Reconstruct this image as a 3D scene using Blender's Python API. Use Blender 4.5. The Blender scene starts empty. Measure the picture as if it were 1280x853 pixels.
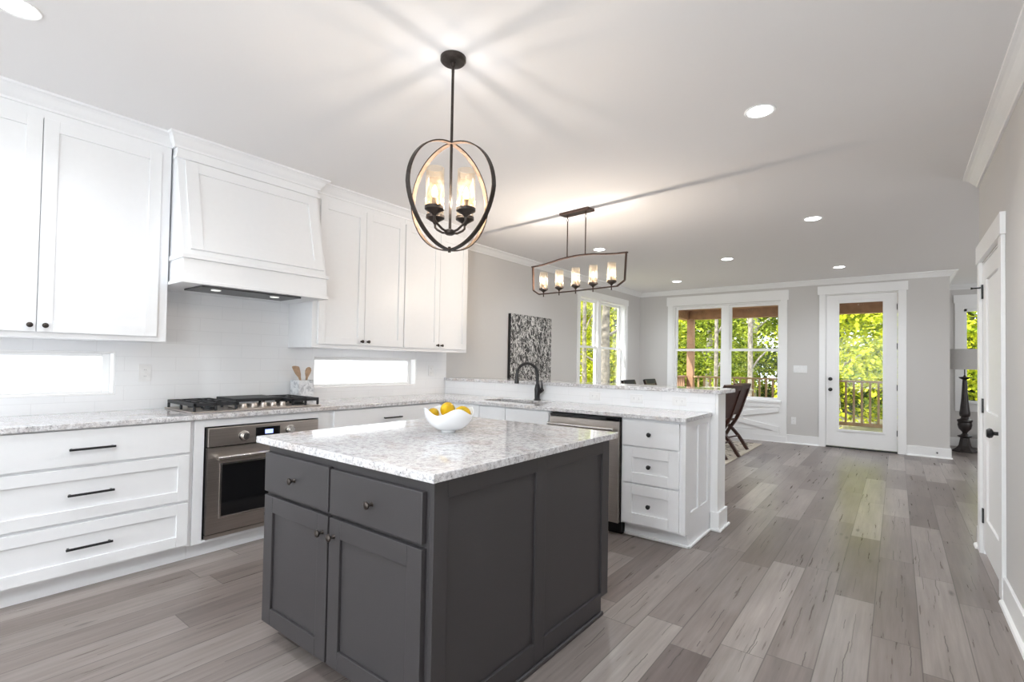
import bpy, bmesh, math, random
from mathutils import Vector, Matrix
random.seed(7)
sc = bpy.context.scene
PI = math.pi

# ------------------------------------------------------------------ camera, world, lights, exposure
CAMX, CAMZ, YAW, PITCH, ROLL, FPX = 4.0992, 1.2787, -0.6586, 0.021, 0.017, 622.05
f0 = Vector((math.sin(YAW)*math.cos(PITCH), math.cos(YAW)*math.cos(PITCH), math.sin(PITCH)))
r0 = Vector((math.cos(YAW), -math.sin(YAW), 0)); u0 = r0.cross(f0)
rr = r0*math.cos(ROLL) + u0*math.sin(ROLL); uu = -r0*math.sin(ROLL) + u0*math.cos(ROLL)
cam = bpy.data.cameras.new('camera'); camo = bpy.data.objects.new('camera', cam)
sc.collection.objects.link(camo)
camo.matrix_world = Matrix(((rr.x, uu.x, -f0.x, CAMX), (rr.y, uu.y, -f0.y, 0), (rr.z, uu.z, -f0.z, CAMZ), (0, 0, 0, 1)))
cam.sensor_width = 36; cam.lens = FPX/1280*36; cam.shift_y = 13.47/1280; cam.clip_start = 0.05
sc.camera = camo

w = bpy.data.worlds.new('world'); sc.world = w; w.use_nodes = True
bg = w.node_tree.nodes['Background']; bg.inputs[0].default_value = (0.86, 0.93, 1.0, 1); bg.inputs[1].default_value = 1.8

def lamp(kind, name, loc, energy, color=(1, 1, 1), rot=(0, 0, 0), size=None, size_y=None):
    l = bpy.data.lights.new(name, kind); l.energy = energy; l.color = color
    if kind == 'AREA':
        l.shape = 'RECTANGLE'; l.size = size; l.size_y = size_y or size
    o = bpy.data.objects.new(name, l); o.location = loc; o.rotation_euler = rot
    sc.collection.objects.link(o); return o
sun = lamp('SUN', 'sun', (0, 0, 20), 3.7, (1, 0.95, 0.85), (math.radians(42), 0, math.radians(-28)))
sun.data.angle = math.radians(1)
# added soft fill at the unseen back wall, set in an invented window
lamp('AREA', 'window_daylight', (2.5, -5.8, 1.5), 50, (0.90, 0.98, 1.0), (math.radians(90), 0, 0), 3.9, 2.2)

# added fill hidden round the hall corner, by a wall without windows
lamp('AREA', 'hall_daylight', (7.9, 7.6, 1.45), 25, (0.97, 0.985, 1.0), (math.radians(90), 0, math.radians(90)), 3.6, 2.0)
# added uplight behind the camera, to brighten the ceiling
lamp('AREA', 'bounce_flash', (4.15, -1.7, 1.2), 36, (0.88, 0.96, 1.0), (math.radians(180-4), math.radians(-6), 0), 0.8, 0.8)

sc.view_settings.view_transform = 'Standard'; sc.view_settings.look = 'None'
sc.view_settings.exposure = 1.46; sc.view_settings.gamma = 1; sc.view_settings.use_curve_mapping = False
sc.cycles.max_bounces = 10; sc.cycles.diffuse_bounces = 6; sc.cycles.glossy_bounces = 4
sc.cycles.transmission_bounces = 6; sc.cycles.transparent_max_bounces = 16
sc.cycles.use_denoising = True; sc.cycles.sample_clamp_indirect = 6
sc.cycles.caustics_reflective = False; sc.cycles.caustics_refractive = False
CAN_W = 30.5; PEND_W = 1.15; CHAND_W = 2.6

# ------------------------------------------------------------------ materials
class NT:
    def __init__(s, name):
        s.m = bpy.data.materials.new(name); s.m.use_nodes = True; s.t = s.m.node_tree
        s.b = s.t.nodes['Principled BSDF']; s.out = s.t.nodes['Material Output']
    def n(s, typ, **kw):
        nd = s.t.nodes.new(typ)
        for k, v in kw.items(): setattr(nd, k, v)
        return nd
    def l(s, a, b): s.t.links.new(a, b)
    def put(s, sock, v):
        if isinstance(v, bpy.types.NodeSocket): s.l(v, sock)
        else: sock.default_value = v
    def math(s, op, a, b=0.0, c=0.0):
        nd = s.n('ShaderNodeMath', operation=op)
        for k, v in enumerate((a, b, c)): s.put(nd.inputs[k], v)
        return nd.outputs[0]
    def mix(s, f, a, b, mode='MIX'):
        nd = s.n('ShaderNodeMix', data_type='RGBA', blend_type=mode)
        s.put(nd.inputs[0], f); s.put(nd.inputs[6], a); s.put(nd.inputs[7], b); return nd.outputs[2]
    def ramp(s, f, stops, interp='LINEAR'):
        nd = s.n('ShaderNodeValToRGB'); cr = nd.color_ramp; cr.interpolation = interp
        while len(cr.elements) < len(stops): cr.elements.new(0.5)
        for e, (p, c) in zip(cr.elements, stops): e.position = p; e.color = c if len(c) == 4 else (*c, 1)
        s.put(nd.inputs[0], f); return nd.outputs[0]
    def xyz(s):
        tc = s.n('ShaderNodeTexCoord'); sp = s.n('ShaderNodeSeparateXYZ'); s.l(tc.outputs['Object'], sp.inputs[0])
        s.obj = tc.outputs['Object']; return sp.outputs
    def comb(s, x, y, z=0.0):
        nd = s.n('ShaderNodeCombineXYZ')
        for k, v in enumerate((x, y, z)): s.put(nd.inputs[k], v)
        return nd.outputs[0]
    def noise(s, vec, scale, detail=4, rough=0.5, dist=0.0):
        nd = s.n('ShaderNodeTexNoise'); s.l(vec, nd.inputs['Vector']); nd.inputs['Scale'].default_value = scale
        nd.inputs['Detail'].default_value = detail; nd.inputs['Roughness'].default_value = rough
        nd.inputs['Distortion'].default_value = dist; return nd.outputs['Fac']
    def bump(s, h, strength=0.1, dist=0.01):
        nd = s.n('ShaderNodeBump'); nd.inputs['Strength'].default_value = strength; nd.inputs['Distance'].default_value = dist
        s.l(h, nd.inputs['Height']); s.l(nd.outputs[0], s.b.inputs['Normal'])
    def set(s, col=None, rough=None, metal=None, spec=None, emis=None, estr=None):
        i = s.b.inputs
        if col is not None: s.put(i['Base Color'], col if isinstance(col, bpy.types.NodeSocket) else (*col, 1))
        if rough is not None: s.put(i['Roughness'], rough)
        if metal is not None: i['Metallic'].default_value = metal
        if spec is not None: i['Specular IOR Level'].default_value = spec
        if emis is not None: i['Emission Color'].default_value = (*emis, 1); i['Emission Strength'].default_value = estr
        return s

def plain(name, col, rough=0.4, metal=0.0, var=0.03, scale=30.0, bump=0.0, spec=0.5):
    t = NT(name); t.xyz(); nz = t.noise(t.obj, scale, 3)
    a = tuple(max(0, c*(1-var)) for c in col); b = tuple(min(1, c*(1+var)) for c in col)
    t.set(t.ramp(nz, [(0.3, a), (0.7, b)]), rough, metal, spec)
    if bump: t.bump(nz, bump, 0.002)
    return t.m

M = {}
M['cab'] = plain('white_cabinet_paint', (0.83, 0.835, 0.85), 0.38, var=0.006)
M['trim'] = plain('white_trim_paint', (0.86, 0.86, 0.86), 0.4, var=0.006)
M['ceil'] = plain('ceiling_paint', (0.82, 0.81, 0.81), 0.9, var=0.01, scale=300, bump=0.05, spec=0.2)
M['wall'] = plain('greige_wall_paint', (0.61, 0.595, 0.58), 0.8, var=0.015, scale=250, bump=0.05, spec=0.25)
M['ext'] = plain('exterior_paint', (0.6, 0.6, 0.58), 0.8)
M['island'] = plain('charcoal_cabinet_paint', (0.047, 0.043, 0.045), 0.42, var=0.06, scale=400, spec=0.45)
M['black'] = plain('black_metal', (0.014, 0.014, 0.016), 0.38, var=0.2)
M['iron'] = plain('cast_iron', (0.016, 0.017, 0.02), 0.5, var=0.25, scale=200, bump=0.2)
M['bronze'] = plain('dark_bronze', (0.055, 0.045, 0.04), 0.4, 0.75, var=0.2, scale=60)
M['rustbr'] = plain('brown_bronze', (0.07, 0.04, 0.03), 0.45, 0.5, var=0.25, scale=60)
M['woodband'] = plain('weathered_wood_inlay', (0.25, 0.17, 0.12), 0.6, var=0.3, scale=40)
M['chrome'] = plain('bright_steel', (0.7, 0.68, 0.65), 0.2, 1.0)
M['lacquer'] = plain('black_glass', (0.008, 0.008, 0.009), 0.06)
M['ventsteel'] = plain('dark_vent_steel', (0.09, 0.09, 0.095), 0.4, 0.6)
M['white_plastic'] = plain('white_plastic', (0.8, 0.8, 0.8), 0.35)
M['slot'] = plain('outlet_slots', (0.28, 0.28, 0.28), 0.5)
M['porcelain'] = plain('white_porcelain', (0.85, 0.86, 0.87), 0.12, var=0.005)
M['beech'] = plain('beech_wood', (0.42, 0.28, 0.18), 0.55, var=0.15, scale=40)
M['walnut'] = plain('dark_brown_wood', (0.05, 0.019, 0.013), 0.35, var=0.35, scale=25)
M['chairtop'] = plain('black_leather', (0.016, 0.016, 0.018), 0.7)
M['lampwood'] = plain('espresso_turned_wood', (0.02, 0.014, 0.013), 0.4, var=0.3)
M['shade'] = plain('grey_linen_shade', (0.46, 0.45, 0.44), 0.9, var=0.06, scale=120)
M['porchwood'] = plain('stained_porch_wood', (0.32, 0.185, 0.11), 0.7, var=0.2, scale=8)
M['railwood'] = plain('weathered_railing_wood', (0.34, 0.235, 0.12), 0.8, var=0.2, scale=8)
M['deck'] = plain('deck_boards', (0.35, 0.27, 0.2), 0.8, var=0.2, scale=6)
M['patio'] = plain('beige_tabletop', (0.62, 0.55, 0.45), 0.5)
M['bark'] = plain('tree_bark', (0.42, 0.38, 0.33), 0.9, var=0.5, scale=12, bump=0.5)
M['palebark'] = plain('pale_tree_bark', (0.17, 0.15, 0.12), 0.9, var=0.7, scale=9, bump=0.4)
M['grass'] = plain('leaf_litter_and_grass', (0.22, 0.20, 0.11), 0.9, var=0.4, scale=3)
M['topiary'] = plain('dark_green_foliage', (0.02, 0.04, 0.02), 0.8, var=0.5, scale=60, bump=0.5)
M['terracotta'] = plain('dark_pot', (0.05, 0.05, 0.05), 0.6)
M['table'] = plain('pale_tabletop', (0.6, 0.58, 0.55), 0.3)

def steel():
    t = NT('brushed_stainless'); p = t.xyz()
    v = t.comb(t.math('MULTIPLY', p[0], 3), t.math('MULTIPLY', p[1], 3), t.math('MULTIPLY', p[2], 250))
    nz = t.noise(v, 1.0, 3)
    t.set(t.ramp(nz, [(0.3, (0.50, 0.45, 0.41)), (0.7, (0.60, 0.55, 0.51))]), 0.36, 1.0); return t.m
M['steel'] = steel()

def granite():
    t = NT('speckled_granite'); t.xyz()
    big = t.noise(t.obj, 5, 5, 0.6, 0.8); mid = t.noise(t.obj, 52, 6, 0.75); fine = t.noise(t.obj, 130, 3, 0.7)
    base = t.ramp(mid, [(0.30, (0.20, 0.20, 0.22)), (0.40, (0.46, 0.45, 0.46)), (0.50, (0.66, 0.65, 0.66)), (0.62, (0.78, 0.78, 0.79))])
    warm = t.mix(t.ramp(big, [(0.5, (0, 0, 0)), (0.66, (1, 1, 1))]), (1, 1, 1, 1), (0.86, 0.80, 0.76, 1))
    c = t.mix(1.0, base, warm, 'MULTIPLY')
    c = t.mix(t.ramp(fine, [(0.33, (1, 1, 1)), (0.40, (0, 0, 0))]), c, (0.09, 0.09, 0.10, 1))
    t.set(c, 0.07); return t.m
M['granite'] = granite()

def marble():
    t = NT('veined_marble'); t.xyz()
    nz = t.noise(t.obj, 14, 6, 0.6, 2.0)
    t.set(t.ramp(nz, [(0.35, (0.42, 0.43, 0.46)), (0.5, (0.72, 0.73, 0.75)), (0.7, (0.8, 0.8, 0.81))]), 0.3); return t.m
M['marble'] = marble()

def floor_mat():
    t = NT('grey_brown_plank_floor'); p = t.xyz(); X, Y = p[0], p[1]
    fx = t.math('DIVIDE', X, 0.182); row = t.math('FLOOR', fx)
    wn = t.n('ShaderNodeTexWhiteNoise', noise_dimensions='1D'); t.l(row, wn.inputs['W'])
    fy = t.math('ADD', t.math('DIVIDE', Y, 1.25), t.math('MULTIPLY', wn.outputs['Value'], 7.3)); idx = t.math('FLOOR', fy)
    w2 = t.n('ShaderNodeTexWhiteNoise', noise_dimensions='2D'); t.l(t.comb(row, idx), w2.inputs['Vector'])
    r = w2.outputs['Value']
    col = t.ramp(r, [(0.0, (0.150, 0.124, 0.115)), (0.25, (0.195, 0.165, 0.153)), (0.6, (0.232, 0.200, 0.187)), (0.85, (0.272, 0.239, 0.224)), (1.0, (0.325, 0.29, 0.272))])
    off = t.math('MULTIPLY', r, 50.0)
    g = t.noise(t.comb(t.math('ADD', t.math('MULTIPLY', X, 45), off), t.math('MULTIPLY', Y, 2.2), off), 1.0, 5, 0.6)
    col = t.mix(1.0, col, t.ramp(g, [(0.25, (0.78, 0.77, 0.76)), (0.7, (1.13, 1.12, 1.11))]), 'MULTIPLY')
    big = t.noise(t.comb(t.math('ADD', t.math('MULTIPLY', X, 9), off), t.math('MULTIPLY', Y, 1.6), off), 1.0, 3, 0.5)
    col = t.mix(1.0, col, t.ramp(big, [(0.25, (0.84, 0.83, 0.82)), (0.75, (1.12, 1.12, 1.12))]), 'MULTIPLY')
    fxr = t.math('FRACT', fx); crack = None
    for sd, hw_, amp, my in ((3.1, 0.011, 0.30, 1.3), (17.7, 0.008, 0.24, 1.9), (29.3, 0.006, 0.20, 2.6)):
        w3_ = t.n('ShaderNodeTexWhiteNoise', noise_dimensions='2D'); t.l(t.comb(t.math('ADD', row, sd), idx), w3_.inputs['Vector'])
        wob = t.noise(t.comb(t.math('ADD', off, sd), t.math('MULTIPLY', Y, 2.6), row), 1.0, 4, 0.6)
        cpos = t.math('ADD', t.math('ADD', 0.15, t.math('MULTIPLY', w3_.outputs['Value'], 0.7)), t.math('MULTIPLY', t.math('SUBTRACT', wob, 0.5), amp))
        near = t.math('LESS_THAN', t.math('ABSOLUTE', t.math('SUBTRACT', fxr, cpos)), hw_)
        msk = t.math('GREATER_THAN', t.noise(t.comb(t.math('ADD', off, sd*2), t.math('MULTIPLY', Y, my), row), 1.0, 2), 0.56)
        c_ = t.math('MULTIPLY', near, msk); crack = c_ if crack is None else t.math('MAXIMUM', crack, c_)
    col = t.mix(t.math('MULTIPLY', crack, 0.68), col, (0.05, 0.042, 0.038, 1))
    kn = t.n('ShaderNodeTexVoronoi'); t.l(t.comb(t.math('MULTIPLY', X, 5.5), t.math('MULTIPLY', Y, 1.6)), kn.inputs['Vector']); kn.inputs['Scale'].default_value = 1.0
    col = t.mix(t.ramp(kn.outputs['Distance'], [(0.02, (0.65, 0.65, 0.65)), (0.09, (0, 0, 0))]), col, (0.055, 0.047, 0.042, 1))
    ex = t.math('FRACT', fx); ey = t.math('FRACT', fy)
    gx = t.math('LESS_THAN', t.math('MINIMUM', ex, t.math('SUBTRACT', 1.0, ex)), 0.012)
    gy = t.math('LESS_THAN', t.math('MINIMUM', ey, t.math('SUBTRACT', 1.0, ey)), 0.0016)
    gap = t.math('MAXIMUM', gx, gy)
    col = t.mix(t.math('MULTIPLY', gap, 0.6), col, (0.055, 0.048, 0.044, 1))
    t.set(col, t.math('ADD', 0.24, t.math('MULTIPLY', g, 0.10)), spec=0.25)
    h = t.math('SUBTRACT', 1.0, gap); t.bump(h, 0.15, 0.001)
    return t.m
M['floor'] = floor_mat()

def tile_mat(name, ax):
    t = NT(name); p = t.xyz()
    br = t.n('ShaderNodeTexBrick'); t.l(t.comb(p[ax], p[2]), br.inputs['Vector'])
    br.inputs['Scale'].default_value = 1.0; br.inputs['Brick Width'].default_value = 0.30; br.inputs['Row Height'].default_value = 0.098
    br.inputs['Mortar Size'].default_value = 0.0018; br.inputs['Mortar Smooth'].default_value = 0.2
    br.inputs['Color1'].default_value = (0.86, 0.865, 0.88, 1); br.inputs['Color2'].default_value = (0.84, 0.85, 0.865, 1)
    br.inputs['Mortar'].default_value = (0.78, 0.785, 0.80, 1)
    t.set(br.outputs['Color'], 0.16); t.bump(t.math('SUBTRACT', 1.0, br.outputs['Fac']), 0.15, 0.001); return t.m
M['tile_y'] = tile_mat('white_subway_tile_side', 1); M['tile_x'] = tile_mat('white_subway_tile_front', 0)

def glass_mat(name, tint=(1, 1, 1), refl=0.06, rough=0.0):
    t = NT(name); t.t.nodes.remove(t.b)
    tr = t.n('ShaderNodeBsdfTransparent'); tr.inputs[0].default_value = (*tint, 1)
    gl = t.n('ShaderNodeBsdfGlossy'); gl.inputs['Roughness'].default_value = rough
    fr = t.n('ShaderNodeFresnel'); fr.inputs[0].default_value = 1.45
    mx = t.n('ShaderNodeMixShader'); f = t.math('ADD', t.math('MULTIPLY', fr.outputs[0], 0.3), 0.0)
    t.l(f, mx.inputs[0]); t.l(tr.outputs[0], mx.inputs[1]); t.l(gl.outputs[0], mx.inputs[2]); t.l(mx.outputs[0], t.out.inputs[0])
    return t.m
M['glass'] = glass_mat('window_glass')
def seeded():
    t = NT('seeded_lamp_glass'); t.t.nodes.remove(t.b); t.xyz()
    tr = t.n('ShaderNodeBsdfTransparent'); tr.inputs[0].default_value = (1.0, 0.96, 0.90, 1)
    gl = t.n('ShaderNodeBsdfGlossy'); gl.inputs['Roughness'].default_value = 0.02
    tl = t.n('ShaderNodeBsdfTranslucent'); tl.inputs[0].default_value = (1.0, 0.88, 0.72, 1)
    nz = t.noise(t.obj, 60, 3)
    lw = t.n('ShaderNodeLayerWeight'); lw.inputs[0].default_value = 0.25
    fac = t.math('ADD', t.math('MULTIPLY', t.math('POWER', lw.outputs['Facing'], 3.0), 0.05), t.math('MULTIPLY', t.math('POWER', nz, 4.0), 0.12))
    m1 = t.n('ShaderNodeMixShader'); t.l(fac, m1.inputs[0]); t.l(tr.outputs[0], m1.inputs[1]); t.l(tl.outputs[0], m1.inputs[2])
    m2 = t.n('ShaderNodeMixShader'); t.l(t.math('MULTIPLY', lw.outputs['Fresnel'], 0.3), m2.inputs[0]); t.l(m1.outputs[0], m2.inputs[1]); t.l(gl.outputs[0], m2.inputs[2])
    t.l(m2.outputs[0], t.out.inputs[0]); return t.m
M['seeded'] = seeded()
def frosted():
    t = NT('frosted_window_glass'); t.set((0.9, 0.92, 0.95), 0.25, emis=(0.95, 0.98, 1.0), estr=0.5); return t.m  # soft glow put into the pane in place of daylight behind it
M['frosted'] = frosted()
def emit(name, col, st):
    t = NT(name); t.set((0.8, 0.8, 0.8), 0.5, emis=col, estr=st); return t.m
M['can'] = emit('lit_can_lens', (0.97, 0.985, 1.0), 6)
def bulb_mat():
    t = NT('lit_candle_bulb'); t.t.nodes.remove(t.b)
    e = t.n('ShaderNodeEmission'); e.inputs[0].default_value = (1.0, 0.62, 0.25, 1); e.inputs[1].default_value = 3.5
    tr = t.n('ShaderNodeBsdfTransparent'); a = t.n('ShaderNodeAddShader'); t.l(e.outputs[0], a.inputs[0]); t.l(tr.outputs[0], a.inputs[1]); t.l(a.outputs[0], t.out.inputs[0]); return t.m
M['bulb'] = bulb_mat()
M['display'] = emit('lit_blue_display', (0.10, 0.2, 1.0), 0.9)
M['hoodlamp'] = emit('hood_lamp_lens', (0.9, 0.9, 0.85), 0.25)
M['porchlamp'] = emit('porch_lamp_lens', (1.0, 0.65, 0.35), 3)

def leaf_mat(name, lo, hi):
    t = NT(name); t.t.nodes.remove(t.b); t.xyz()
    nz = t.noise(t.obj, 2.2, 4, 0.75); col = t.ramp(nz, [(0.38, lo), (0.58, hi)])  # dark end of the ramp also paints shadow among the leaves
    d = t.n('ShaderNodeBsdfDiffuse'); t.l(col, d.inputs[0]); tl = t.n('ShaderNodeBsdfTranslucent'); t.l(col, tl.inputs[0])
    m = t.n('ShaderNodeMixShader'); m.inputs[0].default_value = 0.3; t.l(d.outputs[0], m.inputs[1]); t.l(tl.outputs[0], m.inputs[2])
    t.l(m.outputs[0], t.out.inputs[0]); return t.m
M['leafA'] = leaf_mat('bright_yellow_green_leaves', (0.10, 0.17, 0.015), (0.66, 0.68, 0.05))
M['leafC'] = leaf_mat('shaded_deep_green_leaves', (0.03, 0.06, 0.015), (0.17, 0.23, 0.04))  # shade of the understory put into a darker green
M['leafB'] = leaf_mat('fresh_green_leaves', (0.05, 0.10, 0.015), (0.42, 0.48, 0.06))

def canvas_mat():
    t = NT('black_and_white_splatter'); p = t.xyz(); Y, Z = p[1], p[2]
    a = t.noise(t.comb(t.math('MULTIPLY', Y, 10), t.math('MULTIPLY', Z, 4.5)), 1.0, 3, 0.6, 1.2)
    b = t.noise(t.comb(t.math('ADD', t.math('MULTIPLY', Y, 15), t.math('MULTIPLY', Z, 9)), t.math('SUBTRACT', t.math('MULTIPLY', Z, 6), t.math('MULTIPLY', Y, 5))), 1.0, 3, 0.6, 0.8)
    la = t.math('LESS_THAN', t.math('ABSOLUTE', t.math('SUBTRACT', a, 0.5)), 0.024)
    lb = t.math('LESS_THAN', t.math('ABSOLUTE', t.math('SUBTRACT', b, 0.48)), 0.018)
    v = t.math('MAXIMUM', la, lb)
    t.set(t.mix(v, (0.035, 0.033, 0.033, 1), (0.62, 0.60, 0.58, 1)), 0.6); return t.m
M['canvas'] = canvas_mat()
def rug_mat():
    t = NT('cream_rug_dark_leaf_motif'); p = t.xyz()
    wv = t.noise(t.comb(t.math('MULTIPLY', p[0], 6), t.math('MULTIPLY', p[1], 9)), 1.0, 1, 0.4, 2.5)
    v = t.ramp(wv, [(0.60, (0, 0, 0)), (0.61, (1, 1, 1))])
    edge = t.math('LESS_THAN', p[0], 2.27)
    t.set(t.mix(t.math('MULTIPLY', v, edge), (0.52, 0.46, 0.38, 1), (0.03, 0.025, 0.03, 1)), 0.95); return t.m
M['rug'] = rug_mat()
def fruit_mat():
    t = NT('yellow_fruit_skin'); t.xyz()
    n1 = t.noise(t.obj, 9, 2); n2 = t.noise(t.obj, 160, 2)
    t.set(t.ramp(n1, [(0.32, (0.30, 0.30, 0.02)), (0.43, (0.66, 0.40, 0.005)), (0.7, (0.78, 0.47, 0.01))]), 0.4); t.bump(n2, 0.15, 0.002); return t.m
M['fruit'] = fruit_mat()

# ------------------------------------------------------------------ mesh helpers
def V3(*a): return Vector(a)
class MB:
    def __init__(s): s.v = []; s.f = []
    def add(s, vs, fs):
        n = len(s.v); s.v += [tuple(x) for x in vs]; s.f += [tuple(i+n for i in f) for f in fs]; return s
    def box(s, x0, x1, y0, y1, z0, z1):
        x0, x1 = sorted((x0, x1)); y0, y1 = sorted((y0, y1)); z0, z1 = sorted((z0, z1))
        return s.add([(x0, y0, z0), (x1, y0, z0), (x1, y1, z0), (x0, y1, z0), (x0, y0, z1), (x1, y0, z1), (x1, y1, z1), (x0, y1, z1)],
                     [(0, 3, 2, 1), (4, 5, 6, 7), (0, 1, 5, 4), (1, 2, 6, 5), (2, 3, 7, 6), (3, 0, 4, 7)])
    def face(s, fc, u0, u1, v0, v1, w0, w1):
        """box on a facing plane: fc 'x' faces +x (u=y, v=z, w=x); 'y' faces -y (u=x, v=z, w=y)"""
        if fc == 'x': return s.box(w0, w1, u0, u1, v0, v1)
        return s.box(u0, u1, w0, w1, v0, v1)
    def prism(s, poly, ax, a, b):
        """poly of 2D points swept along axis ax ('x': (y,z), 'y': (x,z), 'z': (x,y)) from a to b"""
        def P(p, t):
            return {'x': (t, p[0], p[1]), 'y': (p[0], t, p[1]), 'z': (p[0], p[1], t)}[ax]
        n = len(poly); vs = [P(p, a) for p in poly] + [P(p, b) for p in poly]
        fs = [tuple(range(n))[::-1], tuple(range(n, 2*n))] + [(i, (i+1) % n, n+(i+1) % n, n+i) for i in range(n)]
        return s.add(vs, fs)
    def tube(s, pts, r, n=12, cap=True, closed=False):
        pts = [Vector(p) for p in pts]; m = len(pts); rs = r if isinstance(r, (list, tuple)) else [r]*m
        up = None; rings = []
        for i, p in enumerate(pts):
            if closed: d = pts[(i+1) % m]-pts[i-1]
            else: d = pts[min(i+1, m-1)]-pts[max(i-1, 0)]
            d.normalize()
            if up is None: up = d.orthogonal().normalized()
            else: up = (up-d*up.dot(d)).normalized()
            b = d.cross(up); rings.append([p+(up*math.cos(2*PI*k/n)+b*math.sin(2*PI*k/n))*rs[i] for k in range(n)])
        vs = [v for rg in rings for v in rg]; fs = []
        for i in range(m if closed else m-1):
            j = (i+1) % m
            for k in range(n): fs.append((i*n+k, i*n+(k+1) % n, j*n+(k+1) % n, j*n+k))
        if cap and not closed: fs += [tuple(range(n))[::-1], tuple((m-1)*n+k for k in range(n))]
        return s.add(vs, fs)
    def lathe(s, prof, c=(0, 0, 0), n=32, ax='z', cap=True):
        """prof: (radius, height) pairs"""
        vs = []
        for r, h in prof:
            for k in range(n):
                a = 2*PI*k/n; x, y = r*math.cos(a), r*math.sin(a)
                q = {'z': (x, y, h), 'x': (h, x, y), 'y': (x, -h, y)}[ax]   # 'y' grows towards -y
                vs.append((q[0]+c[0], q[1]+c[1], q[2]+c[2]))
        fs = []
        for i in range(len(prof)-1):
            for k in range(n): fs.append((i*n+k, i*n+(k+1) % n, (i+1)*n+(k+1) % n, (i+1)*n+k))
        if cap:
            m = len(prof)-1; fs += [tuple(range(n))[::-1], tuple(m*n+k for k in range(n))]
        return s.add(vs, fs)
    def bar(s, a, b, w, h, up=(0, 0, 1)):
        """rectangular bar from a to b, w across, h along up"""
        a, b = Vector(a), Vector(b); d = (b-a).normalized(); u_ = Vector(up); u_ = (u_-d*u_.dot(d)).normalized(); c = d.cross(u_)
        vs = [p+c*(sx*w/2)+u_*(sy*h/2) for p in (a, b) for sx, sy in ((-1, -1), (1, -1), (1, 1), (-1, 1))]
        return s.add(vs, [(3, 2, 1, 0), (4, 5, 6, 7), (0, 1, 5, 4), (1, 2, 6, 5), (2, 3, 7, 6), (3, 0, 4, 7)])
    def build(s, name, mat, parent=None, bevel=0.0, smooth=False, seg=2, off=None):
        root = parent
        while root is not None and root.parent is not None: root = root.parent
        o_ = Vector(off) if off is not None else (root.location.copy() if (root is not None and root.get('_w')) else Vector((0, 0, 0)))
        me = bpy.data.meshes.new(name); me.from_pydata([Vector(v)-o_ for v in s.v], [], s.f); me.update()
        bm = bmesh.new(); bm.from_mesh(me); bmesh.ops.recalc_face_normals(bm, faces=bm.faces); bm.to_mesh(me); bm.free()
        me.materials.append(mat if not isinstance(mat, str) else M[mat])
        o = bpy.data.objects.new(name, me); sc.collection.objects.link(o)
        if parent is not None: o.parent = parent
        elif off is not None: o.location = off
        if smooth:
            for p in me.polygons: p.use_smooth = True
            md = o.modifiers.new('edges', 'EDGE_SPLIT'); md.split_angle = math.radians(40)
        if bevel:
            md = o.modifiers.new('bevel', 'BEVEL'); md.width = bevel; md.segments = seg; md.limit_method = 'ANGLE'; md.angle_limit = math.radians(50)
            md.harden_normals = False
        return o

def thing(name, loc, label, cat, group=None, world=True, rz=0.0):
    o = bpy.data.objects.new(name, None); sc.collection.objects.link(o); o.location = loc; o.rotation_euler = (0, 0, rz)
    o.empty_display_size = 0.1
    if world: o['_w'] = 1
    o['label'] = label; o['category'] = cat
    if group: o['group'] = group
    return o
def tag(o, label, cat, group=None):
    o['label'] = label; o['category'] = cat
    if group: o['group'] = group
    return o
def struct(o, label=None, cat=None):
    o['kind'] = 'structure'
    if label: o['label'] = label; o['category'] = cat
    return o
def dup(root, loc, label, rz=None):
    r = root.copy(); sc.collection.objects.link(r); r.location = loc; r['label'] = label
    if rz is not None: r.rotation_euler = (0, 0, rz)
    for ch in list(root.children):
        c = ch.copy(); sc.collection.objects.link(c); c.parent = r
        for g in list(ch.children):
            d = g.copy(); sc.collection.objects.link(d); d.parent = c
    return r
def shaker(fc, u0, u1, v0, v1, wb, wf, st=0.062, rec=0.010):
    """frame-and-panel front from back plane wb to face plane wf"""
    m = MB(); sg = 1 if wf > wb else -1
    m.face(fc, u0, u0+st, v0, v1, wb, wf).face(fc, u1-st, u1, v0, v1, wb, wf)
    m.face(fc, u0+st, u1-st, v0, v0+st, wb, wf).face(fc, u0+st, u1-st, v1-st, v1, wb, wf)
    m.face(fc, u0+st, u1-st, v0+st, v1-st, wb, wf-sg*rec)
    return m
def knob(fc, u, v, wf, parent, mat='bronze', r=0.015):
    prof = [(0.009, 0), (0.006, 0.004), (0.005, 0.014), (0.011, 0.018), (r, 0.023), (r, 0.027), (r*0.6, 0.031), (0.001, 0.032)]
    m = MB()
    m.lathe(prof, (wf, u, v) if fc == 'x' else (u, wf, v), 16, fc)
    return m.build('knob', mat, parent, smooth=True)
def pull(u0, u1, v, wf, parent):
    m = MB(); m.box(wf+0.022, wf+0.032, u0, u1, v-0.006, v+0.006)
    for u in (u0+0.012, u1-0.012): m.box(wf, wf+0.023, u-0.005, u+0.005, v-0.005, v+0.005)
    return m.build('pull', 'black', parent, bevel=0.002)

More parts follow.
